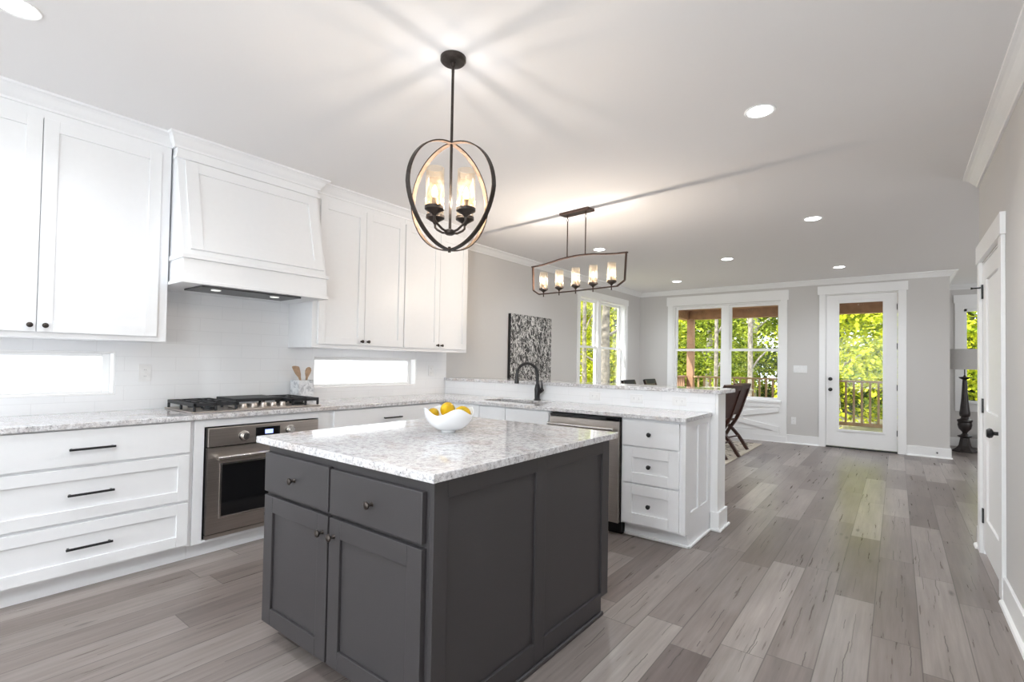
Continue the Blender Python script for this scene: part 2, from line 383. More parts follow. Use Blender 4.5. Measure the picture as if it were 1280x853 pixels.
# ------------------------------------------------------------------ the setting
ZC = 2.707; XR = 4.577; YF = 9.5; XF = 4.70; YB = 11.2; Y0 = -6.0
def wall_with_holes(m, fc, u0, u1, v0, v1, w0, w1, holes):
    us = sorted({u0, u1, *[h[0] for h in holes], *[h[1] for h in holes]}); vs = sorted({v0, v1, *[h[2] for h in holes], *[h[3] for h in holes]})
    us = [a for a in us if u0 <= a <= u1]; vs = [a for a in vs if v0 <= a <= v1]
    for a, b in zip(us, us[1:]):
        run = None
        for c, d in zip(vs, vs[1:]):
            cu, cv = (a+b)/2, (c+d)/2
            if any(h[0] < cu < h[1] and h[2] < cv < h[3] for h in holes):
                if run: m.face(fc, a, b, run[0], run[1], w0, w1); run = None
            else: run = (run[0], d) if run else (c, d)
        if run: m.face(fc, a, b, run[0], run[1], w0, w1)
    return m
struct(MB().box(-0.15, 8.2, Y0-0.15, YB+0.15, -0.12, 0).build('floor', 'floor'))
struct(MB().box(-0.45, 8.4, Y0-0.4, YB+0.4, ZC, ZC+0.2).build('ceiling', 'ceil'))
SA = (-0.19, 1.003, 1.020, 1.303); SB = (2.415, 3.612, 1.015, 1.302); DW = (7.085, 8.80, 0.80, 2.395)
wl = struct(wall_with_holes(MB(), 'x', Y0, YF+0.15, 0, ZC, -0.15, 0, [SA, SB, DW]).build('wall_left', 'wall'))
bs = wall_with_holes(MB(), 'x', Y0+0.01, 4.058, 0.90, 1.80, 0.0003, 0.008, [(-0.19, 1.003, 1.020, 1.303), (2.415, 3.612, 1.015, 1.302)]).build('backsplash', 'tile_y', wl)
bs['label'] = 'white subway tile backsplash'
FW = (0.68, 2.53, 0.66, 2.405); FD = (3.178, 4.118, 0, 2.46)
struct(wall_with_holes(MB(), 'y', 0, XF, 0, ZC, YF, YF+0.15, [FW, FD]).build('wall_far', 'wall'))
HW = (4.985, 6.1, 0.73, 2.30)
wh = MB(); wall_with_holes(wh, 'y', XF-0.15, 8.2, 0, ZC, YB, YB+0.15, [HW]); wh.box(XF-0.15, XF, YF+0.15, YB, 0, ZC)
wh.box(8.05, 8.2, 4.97, YB, 0, ZC).box(XR+0.12, 8.2, 4.82, 4.97, 0, ZC)
struct(wh.build('wall_hall', 'wall'))
RD = (3.955, 4.795, 0, 2.035)
struct(wall_with_holes(MB(), 'x', Y0, 4.97, 0, ZC, XR, XR+0.12, [RD]).build('wall_right', 'wall'))
struct(wall_with_holes(MB(), 'y', 0, XR, 0, ZC, Y0-0.15, Y0, [(0.5, 4.4, 0.4, 2.55)]).build('wall_back', 'wall'))
wb = struct(MB().box(0.5, 4.4, Y0-0.10, Y0-0.09, 0.4, 2.55).build('window_6', 'glass'))  # unseen window, invented to bring light in from behind
mfr = MB().box(0.5, 4.4, Y0-0.12, Y0-0.06, 0.4, 0.46).box(0.5, 4.4, Y0-0.12, Y0-0.06, 2.49, 2.55)
for q in (0.5, 1.76, 3.08, 4.34): mfr.box(q, q+0.06, Y0-0.12, Y0-0.06, 0.46, 2.49)
mfr.build('window_frame', 'trim', wb)

# slit windows in the backsplash
for k, (a, b, c, d) in enumerate((SA, SB)):
    m = MB(); e = 0.012
    m.face('x', a, a+e, c, d, -0.14, 0.004).face('x', b-e, b, c, d, -0.14, 0.004).face('x', a+e, b-e, c, c+e, -0.14, 0.004).face('x', a+e, b-e, d-e, d, -0.14, 0.004)
    wo = struct(m.build('window_%d' % (k+1), 'trim', bevel=0.002))
    m = MB(); q = 0.042; a2, b2, c2, d2 = a+e, b-e, c+e, d-e
    m.face('x', a2, a2+q, c2, d2, -0.13, -0.075).face('x', b2-q, b2, c2, d2, -0.13, -0.075).face('x', a2+q, b2-q, c2, c2+0.022, -0.13, -0.075).face('x', a2+q, b2-q, d2-0.022, d2, -0.13, -0.075)
    m.build('window_frame', 'trim', wo, bevel=0.004)
    MB().face('x', a2+q, b2-q, c2+0.022, d2-0.022, -0.112, -0.104).build('pane', 'frosted', wo)

# dining room double window in the left wall
a, b, c, d = DW
m = MB(); cz = 2.50
m.face('x', a-0.085, a, c-0.10, d, 0.0005, 0.02).face('x', b, b+0.085, c-0.10, d, 0.0005, 0.02)
m.face('x', a-0.10, b+0.10, d, cz, 0.0005, 0.026)
w3 = struct(m.build('window_3', 'trim', bevel=0.002))
m = MB()
for q in ((a, a+0.015), (b-0.015, b)): m.face('x', *q, c, d, -0.15, 0.0)
m.face('x', a+0.015, b-0.015, d-0.015, d, -0.15, 0.0).face('x', a-0.10, b+0.10, c-0.03, c, -0.15, 0.035)
m.build('window_jamb', 'trim', w3)
m = MB(); a2, b2 = a+0.015, b-0.015; mu = 7.885
m.face('x', mu-0.06, mu+0.06, c, d-0.015, -0.14, -0.055)
for (p, q) in ((a2, mu-0.06), (mu+0.06, b2)):
    for (z0, z1, x0, x1) in ((c, 1.58, -0.105, -0.07), (1.545, d-0.015, -0.14, -0.105)):
        m.face('x', p, p+0.04, z0, z1, x0, x1).face('x', q-0.04, q, z0, z1, x0, x1)
        m.face('x', p+0.04, q-0.04, z0, z0+0.035, x0, x1).face('x', p+0.04, q-0.04, z1-0.035, z1, x0, x1)
m.build('sash', 'trim', w3)
for (p, q) in ((a2, mu-0.06), (mu+0.06, b2)):
    MB().face('x', p+0.04, q-0.04, c+0.035, 1.545, -0.09, -0.086).build('pane', 'glass', w3)
    MB().face('x', p+0.04, q-0.04, 1.58, d-0.05, -0.125, -0.121).build('pane', 'glass', w3)

# big double window in the far wall with X panel below
a, b, c, d = FW
m = MB(); yo = YF-0.02
m.box(0.575, a, yo, YF-0.0005, 0, d+0.01).box(b, 2.63, yo, YF-0.0005, 0, d+0.01).box(0.555, 2.65, yo-0.006, YF-0.0005, d+0.01, 2.585)
w4 = struct(m.build('window_4', 'trim', bevel=0.002))
m = MB().box(a, b, yo+0.005, YF-0.0005, 0.19, 0.66)
m.build('apron_panel', 'trim', w4)
m = MB().box(a, b, yo-0.018, yo+0.005, 0.585, 0.66).box(a, b, yo-0.009, yo+0.005, 0.106, 0.185)
z0, z1 = 0.185, 0.585; mm = (a+b)/2; zz = (z0+z1)/2; hw = 0.042
def diag(m, p, q, y0, y1, hw):
    dx, dz = q[0]-p[0], q[1]-p[1]; L = math.hypot(dx, dz); nx, nz = -dz/L*hw, dx/L*hw
    m.prism([(p[0]+nx, p[1]+nz), (p[0]-nx, p[1]-nz), (q[0]-nx, q[1]-nz), (q[0]+nx, q[1]+nz)], 'y', y0, y1)
diag(m, (a+0.02, z0+0.03), (b-0.02, z1-0.03), yo-0.018, yo+0.005, hw)
diag(m, (a+0.02, z1-0.03), (b-0.02, z0+0.03), yo-0.016, yo+0.005, hw)
m.build('cross_boards', 'trim', w4, bevel=0.001)
MB().box(a-0.02, b+0.02, yo-0.03, YF+0.14, 0.66, 0.70).build('window_stool', 'trim', w4, bevel=0.003)
m = MB(); c = 0.70
m.box(a, a+0.02, YF, YF+0.14, c, d).box(b-0.02, b, YF, YF+0.14, c, d).box(a+0.02, b-0.02, YF, YF+0.14, d-0.015, d)
m.build('window_jamb', 'trim', w4)
m = MB(); a2, b2 = a+0.02, b-0.02; mu = 1.63
m.box(mu-0.058, mu+0.058, YF+0.05, YF+0.14, c, d-0.015)
for (p, q) in ((a2, mu-0.058), (mu+0.058, b2)):
    for (z0, z1, y0, y1) in ((c, 1.592, YF+0.06, YF+0.09), (1.548, d-0.015, YF+0.095, YF+0.125)):
        m.box(p, p+0.035, y0, y1, z0, z1).box(q-0.035, q, y0, y1, z0, z1)
        m.box(p+0.035, q-0.035, y0, y1, z0, z0+0.044).box(p+0.035, q-0.035, y0, y1, z1-0.044, z1)
m.build('sash', 'trim', w4)
for (p, q) in ((a2, mu-0.058), (mu+0.058, b2)):
    MB().box(p+0.035, q-0.035, YF+0.073, YF+0.077, c+0.044, 1.548).build('pane', 'glass', w4)
    MB().box(p+0.035, q-0.035, YF+0.108, YF+0.112, 1.592, d-0.059).build('pane', 'glass', w4)

# glazed patio door
m = MB().box(3.095, 3.178, yo, YF-0.0005, 0, 2.465).box(4.118, 4.213, yo, YF-0.0005, 0, 2.465).box(3.07, 4.232, yo-0.006, YF-0.0005, 2.465, 2.60)
m.box(3.178, 3.188, YF, YF+0.15, 0, 2.46).box(4.108, 4.118, YF, YF+0.15, 0, 2.46).box(3.188, 4.108, YF, YF+0.15, 2.45, 2.46)
d1 = struct(m.build('door_1', 'trim', bevel=0.002))
lf = shaker('y', 3.192, 4.104, 0.028, 2.446, YF+0.062, YF+0.018, 0.145, 0.03)
lf = MB(); y0, y1 = YF+0.018, YF+0.062
lf.box(3.192, 3.345, y0, y1, 0.028, 2.446).box(3.951, 4.104, y0, y1, 0.028, 2.446).box(3.345, 3.951, y0, y1, 0.028, 0.28).box(3.345, 3.951, y0, y1, 2.335, 2.446)
leaf = lf.build('door_leaf', 'trim', d1)
m = MB(); e = 0.035
m.box(3.333, 3.333+e, y0-0.012, y0, 0.268, 2.36).box(3.962-e, 3.962, y0-0.012, y0, 0.268, 2.36).box(3.333+e, 3.962-e, y0-0.012, y0, 0.268, 0.268+e).box(3.333+e, 3.962-e, y0-0.012, y0, 2.36-e*1.4, 2.36)
m.build('glazing_frame', 'trim', leaf, bevel=0.004)
MB().box(3.345, 3.951, YF+0.035, YF+0.041, 0.28, 2.335).build('pane', 'glass', leaf)
for z in (1.096, 0.928):
    MB().lathe([(0.028, 0), (0.028, 0.008), (0.012, 0.014), (0.012, 0.03), (0.026, 0.038), (0.028, 0.05), (0.018, 0.058), (0.001, 0.06)], (3.25, y0, z), 20, 'y').build('door_knob' if z < 1 else 'deadbolt', 'black', leaf, smooth=True)
for z in (2.22, 1.62, 0.99, 0.30):
    MB().box(4.097, 4.113, YF+0.006, YF+0.018, z-0.045, z+0.045).build('hinge', 'black', d1)
MB().box(3.19, 4.106, YF+0.0, YF+0.14, 0.0, 0.02).build('threshold', 'black', d1)

# panelled door in the right wall
xo = XR-0.02
m = MB().box(xo, XR-0.0005, 3.855, 3.955, 0, 2.04).box(xo, XR-0.0005, 4.795, 4.885, 0, 2.04).box(xo-0.006, XR-0.0005, 3.835, 4.905, 2.04, 2.165)
m.box(XR, XR+0.12, 3.955, 3.965, 0, 2.035).box(XR, XR+0.12, 4.785, 4.795, 0, 2.035).box(XR, XR+0.12, 3.965, 4.785, 2.025, 2.035)
d2 = struct(m.build('door_2', 'trim', bevel=0.002))
x0, x1 = XR+0.002, XR+0.042
m = MB().box(x0, x1, 3.968, 4.088, 0.03, 2.022).box(x0, x1, 4.662, 4.782, 0.03, 2.022)
for z0, z1 in ((0.03, 0.26), (0.82, 1.0), (1.90, 2.022)): m.box(x0, x1, 4.088, 4.662, z0, z1)
for z0, z1 in ((0.26, 0.82), (1.0, 1.90)): m.box(x0+0.012, x1, 4.088, 4.662, z0, z1)
leaf2 = m.build('door_leaf', 'trim', d2, bevel=0.003)
MB().lathe([(0.027, 0), (0.027, -0.007), (0.011, -0.012), (0.011, -0.032), (0.026, -0.04), (0.03, -0.052), (0.022, -0.064), (0.001, -0.066)], (x0, 4.03, 0.91), 20, 'x').build('door_knob', 'black', leaf2, smooth=True)
for z in (1.83, 1.03, 0.265): MB().box(XR-0.008, XR+0.004, 4.772, 4.796, z-0.05, z+0.05).build('hinge', 'black', d2)
MB().tube([(XR-0.01, 4.79, 1.86), (XR-0.05, 4.80, 1.86), (XR-0.062, 4.80, 1.86)], [0.005, 0.005, 0.009], 10).build('hinge_pin_stop', 'black', d2)

# hall window beyond
a, b, c, d = HW
m = MB().box(a-0.115, a, YB-0.02, YB-0.0005, c-0.14, d+0.10).box(b, b+0.10, YB-0.02, YB-0.0005, c-0.14, d+0.10).box(a-0.13, b+0.12, YB-0.026, YB-0.0005, d+0.10, d+0.235).box(a, b, YB-0.02, YB-0.0005, d, d+0.10).box(a, b, YB-0.03, YB-0.0005, c-0.14, c)
w5 = struct(m.build('window_5', 'trim', bevel=0.002))
MB().box(a, b, YB+0.06, YB+0.064, c, d).build('pane', 'glass', w5)
m = MB().box(a, b, YB+0.04, YB+0.09, c, c+0.035).box(a, b, YB+0.04, YB+0.09, d-0.04, d).box(a, b, YB+0.04, YB+0.09, 1.5, 1.54)
for q in (a, (a+b)/2-0.03, b-0.04): m.box(q, q+0.04, YB+0.04, YB+0.09, c, d)
m.build('sash', 'trim', w5)

# baseboards and crown mouldings
BH = 0.145
def baseboard(name, segs):
    m = MB()
    for (x0, x1, y0, y1) in segs: m.box(x0, x1, y0, y1, 0, BH)
    o = struct(m.build(name, 'trim', bevel=0.003)); return o
bbf = baseboard('baseboard_far', [(0, 0.575, YF-0.016, YF-0.0005), (2.63, 3.095, YF-0.016, YF-0.0005), (4.213, XF+0.016, YF-0.016, YF-0.0005), (XF+0.0005, XF+0.016, YF, YB-0.02)])
m = MB()
for s_ in ((0.575, 3.095), (4.213, XF+0.03)): m.prism([(YF-0.0005, 0), (YF-0.034, 0), (YF-0.03, 0.012), (YF-0.016, 0.02), (YF-0.0005, 0.02)], 'x', *s_)
m.build('shoe_molding', 'trim', bbf)
MB().box(0.575, 2.63, YF-0.030, YF-0.0205, 0.0, 0.105).build('window_base_board', 'trim', bbf, bevel=0.003)
MB().tube([(4.56, YF-0.016, 0.075), (4.56, YF-0.07, 0.07)], [0.012, 0.006], 10).build('door_stop', 'black', bbf)
bbl = baseboard('baseboard_left', [(0.0005, 0.016, 4.30, YF-0.02)])
m = MB().box(XR-0.016, XR-0.0005, Y0+0.02, 3.855, 0, BH).box(XR-0.016, XR-0.0005, 4.885, 4.986, 0, BH).box(XR-0.016, XR+0.12, 4.9705, 4.986, 0, BH)
bbr = struct(m.build('baseboard_right', 'trim', bevel=0.003))
m = MB(); pr_ = [(XR-0.0005, 0), (XR-0.034, 0), (XR-0.03, 0.012), (XR-0.016, 0.02), (XR-0.0005, 0.02)]
m.prism(pr_, 'y', Y0+0.02, 3.855).prism(pr_, 'y', 4.885, 5.0); m.build('shoe_molding', 'trim', bbr)
baseboard('baseboard_hall', [(XF+0.02, 8.0, YB-0.016, YB-0.0005)])
CROWN = [(0, 0.078), (0.012, 0.078), (0.016, 0.066), (0.034, 0.050), (0.056, 0.026), (0.072, 0.016), (0.088, 0.012), (0.09, 0.0), (0, 0)]   # (out, down)
struct(MB().prism([(0.0005+p, ZC-0.0005-q) for p, q in CROWN], 'y', 4.0, YF-0.001).build('trim_1', 'trim'))
m = MB(); pth = [[(0.001, YF-0.0005-p, ZC-0.0005-q) for p, q in CROWN], [(XF+0.0005+p, YF-0.0005-p, ZC-0.0005-q) for p, q in CROWN], [(XF+0.0005+p, YB-0.01, ZC-0.0005-q) for p, q in CROWN]]
nC = len(CROWN)
m.add([v for rg in pth for v in rg], [(k*nC+i_, k*nC+(i_+1) % nC, (k+1)*nC+(i_+1) % nC, (k+1)*nC+i_) for k in range(2) for i_ in range(nC)]+[tuple(range(nC)), tuple(range(2*nC, 3*nC))])
struct(m.build('trim_2', 'trim'))
struct(MB().prism([(XR-0.0005-p, ZC-0.0005-q) for p, q in CROWN], 'y', Y0+0.01, 4.985).build('trim_3', 'trim'))
struct(MB().prism([(YB-0.0005-p, ZC-0.0005-q) for p, q in CROWN], 'x', XF+0.1, 8.0).build('trim_4', 'trim'))

# pony wall that carries the bar
PY0, PY1, PX = 4.055, 4.262, 3.0
pw = struct(MB().box(0.0005, PX, PY0, PY1, 0, 1.058).build('wall_peninsula', 'trim', bevel=0.002))
MB().box(0.009, PX-0.02, PY0-0.008, PY0, 0.90, 1.058).build('backsplash', 'tile_x', pw)
m = MB().box(2.949, PX+0.016, PY0-0.016, PY0, 0, BH).box(PX, PX+0.016, PY0, PY1+0.016, 0, BH).box(0.02, PX, PY1, PY1+0.016, 0, BH)
m.build('baseboard', 'trim', pw, bevel=0.003)
m = MB(); m.box(2.949, PX+0.034, PY0-0.034, PY0-0.016, 0, 0.018).box(PX+0.016, PX+0.034, PY0-0.016, PY1+0.034, 0, 0.018); m.build('shoe_molding', 'trim', pw, bevel=0.005)

# ------------------------------------------------------------------ kitchen: left run
CF = 0.632                                     # cabinet front face
def base_cab(label, y0, y1, group='white base cabinets along the tiled wall'):
    t = thing('base_cabinet', (0.3, (y0+y1)/2, 0), label, 'cabinet', group); return t
def box_body(y0, y1): return MB().box(0.012, CF-0.02, y0, y1, 0.10, 0.882)
def toe(y0, y1, t): MB().box(0.02, 0.545, y0, y1, 0, 0.0995).build('toe_kick', 'cab', t)
t = base_cab('white base cabinet with three wide drawers and black bar pulls, left of the oven', 0.30, 1.258)
box_body(0.30, 1.258).build('body', 'cab', t, bevel=0.0015); toe(0.30, 1.258, t)
for z0, z1, zp in ((0.686, 0.876, 0.775), (0.392, 0.670, 0.534), (0.116, 0.374, 0.250)):
    if z0 > 0.6: dr = MB().face('x', 0.285, 1.236, z0, z1, CF-0.0195, CF).build('drawer', 'cab', t, bevel=0.002)
    else: dr = shaker('x', 0.285, 1.236, z0, z1, CF-0.0195, CF).build('drawer', 'cab', t, bevel=0.0015)
    pull(0.659, 0.858, zp, CF, dr)
# cabinet further left (only its run past the frame edge is out of sight)
t = base_cab('white oven housing cabinet under the gas cooktop', 1.26, 2.19)
m = MB().box(0.012, CF-0.01, 1.26, 1.318, 0.10, 0.882).box(0.012, CF-0.01, 2.102, 2.19, 0.10, 0.882).box(0.012, CF-0.01, 1.318, 2.102, 0.832, 0.882).box(0.012, 0.30, 1.318, 2.102, 0.10, 0.832).box(0.30, CF-0.01, 1.318, 2.102, 0.10, 0.118)
m.build('body', 'cab', t, bevel=0.0015); toe(1.26, 2.19, t)
t = base_cab('white base cabinet with one visible slab drawer, between the oven and the sink corner', 2.192, 3.44)
MB().box(0.012, CF-0.02, 2.192, 4.04, 0.10, 0.882).build('body', 'cab', t, bevel=0.0015); toe(2.192, 3.5, t)
dr = MB().face('x', 2.235, 3.36, 0.69, 0.872, CF-0.0195, CF).build('drawer', 'cab', t, bevel=0.002)
pull(2.70, 2.89, 0.785, CF, dr)
for p, q in ((2.235, 2.795), (2.801, 3.36)):
    do = shaker('x', p, q, 0.116, 0.672, CF-0.0195, CF).build('door', 'cab', t, bevel=0.0015)
    knob('x', 2.77 if p < 2.5 else 2.83, 0.62, CF, do)

# wall oven
OV = 0.645
t = thing('wall_oven', (0.45, 1.71, 0.118), 'stainless steel built-in wall oven with dark glass door under the cooktop', 'oven')
MB().box(0.31, OV-0.03, 1.328, 2.092, 0.120, 0.824).build('body', 'black', t)
cp = MB().box(OV-0.03, OV, 1.332, 2.090, 0.705, 0.824).build('control_panel', 'steel', t, bevel=0.003)
ds = MB().box(OV, OV+0.003, 1.628, 1.795, 0.722, 0.804).build('display', 'lacquer', cp)
MB().box(OV+0.003, OV+0.004, 1.69, 1.745, 0.757, 0.785).build('readout', 'display', ds)
for y, z in ((1.551, 0.758), (1.868, 0.770)):
    MB().lathe([(0.034, 0), (0.034, 0.006), (0.026, 0.008), (0.024, 0.034), (0.021, 0.038), (0.001, 0.038)], (OV, y, z), 24, 'x').build('knob', 'chrome', cp, smooth=True)
do = MB(); y0, y1, z0, z1 = 1.332, 2.090, 0.150, 0.696
do.box(OV-0.03, OV, y0, 1.415, z0, z1).box(OV-0.03, OV, 2.005, y1, z0, z1).box(OV-0.03, OV, 1.415, 2.005, z0, 0.25).box(OV-0.03, OV, 1.415, 2.005, 0.585, z1)
do = do.build('door', 'steel', t)
m = MB(); e = 0.012
m.box(OV, OV+0.004, 1.405, 1.405+e, 0.24, 0.595).box(OV, OV+0.004, 2.003, 2.015, 0.24, 0.595).box(OV, OV+0.004, 1.417, 2.003, 0.24, 0.252).box(OV, OV+0.004, 1.417, 2.003, 0.583, 0.595)
m.build('window_bezel', 'chrome', do, bevel=0.001)
MB().box(OV-0.012, OV-0.002, 1.414, 2.006, 0.249, 0.586).build('door_glass', 'lacquer', do)
MB().tube([(OV+0.05, 1.372, 0.636), (OV+0.05, 2.05, 0.636)], 0.014, 16).tube([(OV, 1.39, 0.636), (OV+0.05, 1.39, 0.636)], 0.01, 10).tube([(OV, 2.03, 0.636), (OV+0.05, 2.03, 0.636)], 0.01, 10).build('handle', 'chrome', do, smooth=True)
MB().box(OV, OV+0.003, 1.70, 1.77, 0.196, 0.214).build('badge', 'lacquer', do)
MB().box(OV-0.03, OV-0.006, 1.332, 2.090, 0.120, 0.143).build('vent_trim', 'steel', t)

# peninsula cabinets (fronts face -y)
PF = 3.452
t = thing('sink_base_cabinet', (1.2, 3.75, 0), 'white sink base cabinet with false fronts, left of the dishwasher', 'cabinet')
m = MB().box(0.66, 1.828, PF+0.02, PF+0.05, 0.10, 0.882).box(0.66, 1.828, PF+0.05, 4.04, 0.10, 0.64).box(0.66, 0.90, PF+0.05, 4.04, 0.64, 0.882).box(1.66, 1.828, PF+0.05, 4.04, 0.64, 0.882).box(0.90, 1.66, 3.96, 4.04, 0.64, 0.882)
m.build('body', 'cab', t)
MB().box(0.66, 1.828, 3.53, 3.55, 0, 0.0995).build('toe_kick', 'cab', t)
for p, q in ((0.665, 1.055), (1.06, 1.362), (1.368, 1.82)):
    MB().face('y', p, q, 0.70, 0.872, PF+0.0195, PF).build('false_front', 'cab', t, bevel=0.002)
    dd = shaker('y', p, q, 0.116, 0.692, PF+0.0195, PF).build('door', 'cab', t, bevel=0.0015); knob('y', q-0.03, 0.63, PF, dd, 'black')
t = thing('dishwasher', (2.15, 3.75, 0), 'stainless steel dishwasher with bar handle between white peninsula cabinets', 'dishwasher')
MB().box(1.838, 2.462, PF+0.03, 4.03, 0.09, 0.872).build('body', 'black', t)
dp = MB().box(1.842, 2.458, PF-0.01, PF+0.03, 0.092, 0.845).build('door', 'steel', t, bevel=0.003)
MB().tube([(1.85, PF-0.055, 0.79), (2.43, PF-0.055, 0.79)], 0.012, 16).box(1.875, 1.895, PF-0.05, PF-0.01, 0.782, 0.798).box(2.385, 2.405, PF-0.05, PF-0.01, 0.782, 0.798).build('handle', 'chrome', dp, smooth=True)
MB().box(1.842, 2.458, PF-0.004, PF+0.03, 0.848, 0.868).build('control_strip', 'lacquer', t)
MB().box(1.838, 2.462, 3.50, 3.53, 0.0, 0.0895).build('toe_kick', 'lacquer', t)
t = thing('drawer_cabinet', (2.71, 3.75, 0), 'white three-drawer cabinet with round black knobs at the peninsula end', 'cabinet')
MB().box(2.468, 2.925, PF+0.02, 4.04, 0.10, 0.882).box(2.47, 2.925, 3.535, 4.04, 0, 0.10).build('body', 'cab', t, bevel=0.0015)
for z0, z1 in ((0.682, 0.866), (0.412, 0.672), (0.116, 0.402)):
    dr = (MB().face('y', 2.486, 2.905, z0, z1, PF+0.0195, PF) if z0 > 0.6 else shaker('y', 2.486, 2.905, z0, z1, PF+0.0195, PF, 0.075)).build('drawer', 'cab', t, bevel=0.0015)
    knob('y', 2.693, (z0+z1)/2, PF, dr, 'black', 0.016)
ep = MB(); x0, x1 = 2.925, 2.945
ep.box(x0, x1, PF+0.02, 3.53, 0.10, 0.882).box(x0, x1, 3.53, 3.585, 0, 0.882).box(x0, x1, 3.995, PY0-0.001, 0, 0.882).box(x0, x1, 3.585, 3.995, 0, 0.235).box(x0, x1, 3.585, 3.995, 0.84, 0.882).box(x0, x1, 3.755, 3.815, 0.235, 0.84).box(x0, x1-0.012, 3.585, 3.755, 0.235, 0.84).box(x0, x1-0.012, 3.815, 3.995, 0.235, 0.84)
ep.build('end_panel', 'cab', t, bevel=0.0015)
MB().box(2.945, 2.963, 3.52, PY0-0.034, 0, 0.018).box(2.47, 2.963, 3.52, 3.535, 0, 0.018).build('shoe_molding', 'trim', t, bevel=0.005)

# continuous L-shaped countertop with sink cut-out
xs = [0.009, 0.648, 0.95, 1.60, 2.9576]; ys = [-1.2, 3.43, 3.60, 3.90, PY0-0.0085]
bm = bmesh.new(); gv = {}
def gvt(i, j):
    if (i, j) not in gv: gv[(i, j)] = bm.verts.new((xs[i], ys[j], 0.914))
    return gv[(i, j)]
for i in range(4):
    for j in range(4):
        if i > 0 and j == 0: continue
        if i == 2 and j == 2: continue
        bm.faces.new([gvt(i, j), gvt(i+1, j), gvt(i+1, j+1), gvt(i, j+1)])
r_ = bmesh.ops.extrude_face_region(bm, geom=list(bm.faces))
bmesh.ops.translate(bm, vec=(0, 0, -0.0305), verts=[e for e in r_['geom'] if isinstance(e, bmesh.types.BMVert)])
bmesh.ops.recalc_face_normals(bm, faces=bm.faces)
me = bpy.data.meshes.new('countertop'); bm.to_mesh(me); bm.free(); me.materials.append(M['granite'])
ct = bpy.data.objects.new('countertop', me); sc.collection.objects.link(ct)
md = ct.modifiers.new('bevel', 'BEVEL'); md.width = 0.004; md.segments = 2; md.limit_method = 'ANGLE'; md.angle_limit = math.radians(50)
tag(ct, 'L-shaped grey speckled granite countertop running along the tiled wall and peninsula', 'countertop')
o = MB().box(0.001, 3.032, PY0-0.03, 4.44, 1.0585, 1.0905).build('bar_countertop', 'granite', bevel=0.004)
tag(o, 'raised grey granite bar top on the white peninsula wall', 'countertop')
t = thing('kitchen_sink', (1.28, 3.75, 0.68), 'undermount steel sink set in the peninsula countertop behind the faucet', 'sink')
m = MB(); a, b, c, d = 0.945, 1.605, 3.595, 3.905
m.box(a-0.012, a, c-0.012, d+0.012, 0.68, 0.8825).box(b, b+0.012, c-0.012, d+0.012, 0.68, 0.8825).box(a, b, c-0.012, c, 0.68, 0.8825).box(a, b, d, d+0.012, 0.68, 0.8825).box(a, b, c, d, 0.68, 0.69)
m.build('basin', 'steel', t); MB().lathe([(0.045, 0.690), (0.045, 0.693), (0.02, 0.691)], (1.28, 3.76, 0), 20).build('drain', 'chrome', t, smooth=True)
# faucet
FX, FY = 1.335, 3.985
t = thing('kitchen_faucet', (FX, FY, 0.9145), 'black gooseneck pull-down faucet with side lever standing behind the sink', 'faucet')
MB().lathe([(0.033, 0.9145), (0.033, 0.922), (0.026, 0.93), (0.027, 0.99), (0.029, 1.02), (0.021, 1.06), (0.0155, 1.075)], (FX, FY, 0), 24).build('body', 'black', t, smooth=True)
dx, dy = -0.135, -0.155; pts = [(FX, FY, 1.06), (FX, FY, 1.13)]
for k in range(13):
    a = PI*k/12; pts.append((FX+dx*(1-math.cos(a))/2, FY+dy*(1-math.cos(a))/2, 1.165+0.105*math.sin(a)))
MB().tube(pts, 0.0145, 14).build('neck', 'black', t, smooth=True)
ex, ey = FX+dx, FY+dy
MB().lathe([(0.015, 1.168), (0.018, 1.15), (0.023, 1.09), (0.023, 1.075), (0.010, 1.073)], (ex, ey, 0), 18).build('spray_head', 'black', t, smooth=True)
MB().tube([(FX+0.01, FY, 0.985), (FX+0.058, FY, 1.022)], [0.020, 0.022], 14).tube([(FX+0.055, FY, 1.022), (FX+0.052, FY, 1.085), (FX+0.048, FY, 1.11)], [0.010, 0.007, 0.006], 10).build('lever', 'black', t, smooth=True)

# upper cabinets
UF = 0.389
def upper(label, y0, y1, doors, z0=1.372, ztop=2.632):
    t = thing('upper_cabinet', (0.18, (y0+y1)/2, z0), label, 'cabinet', 'white wall cabinets')
    MB().box(0.009, UF-0.018, y0, y1, z0, ztop).build('body', 'cab', t, bevel=0.0015)
    for (p, q, ky) in doors:
        do = shaker('x', p, q, 1.402, 2.582, UF-0.0175, UF, 0.064, 0.009).build('door', 'cab', t, bevel=0.0015)
        knob('x', ky, 1.425+0.012, UF, do, 'bronze', 0.014)
    return t
upper('white two-door wall cabinet above the left slit window, left of the range hood', -0.03, 1.170, [(-0.012, 0.553, 0.525), (0.557, 1.114, 0.588)])
upper('white two-door wall cabinet right beside the range hood', 2.178, 3.108, [(2.225, 2.664, 2.635), (2.668, 3.103, 2.70)])
upper('white two-door wall cabinet at the right end of the run, beside the bare grey wall', 3.110, 4.0, [(3.116, 3.568, 3.54), (3.572, 3.978, 3.60)])
def cab_crown(name, y0, y1, xf, ends):
    m = MB().prism([(xf+p*0.95, ZC-0.0005-q) for p, q in CROWN], 'y', y0, y1).box(0.001, xf, y0, y1, 2.6325, ZC-0.0005)
    if ends: m.prism([(y1+p*0.95, ZC-0.0005-q) for p, q in CROWN], 'x', 0.001, xf+0.085)
    return struct(m.build(name, 'cab'))
cab_crown('trim_5', -0.6, 1.170, UF-0.018, False); cab_crown('trim_6', 2.178, 4.0, UF-0.018, True)

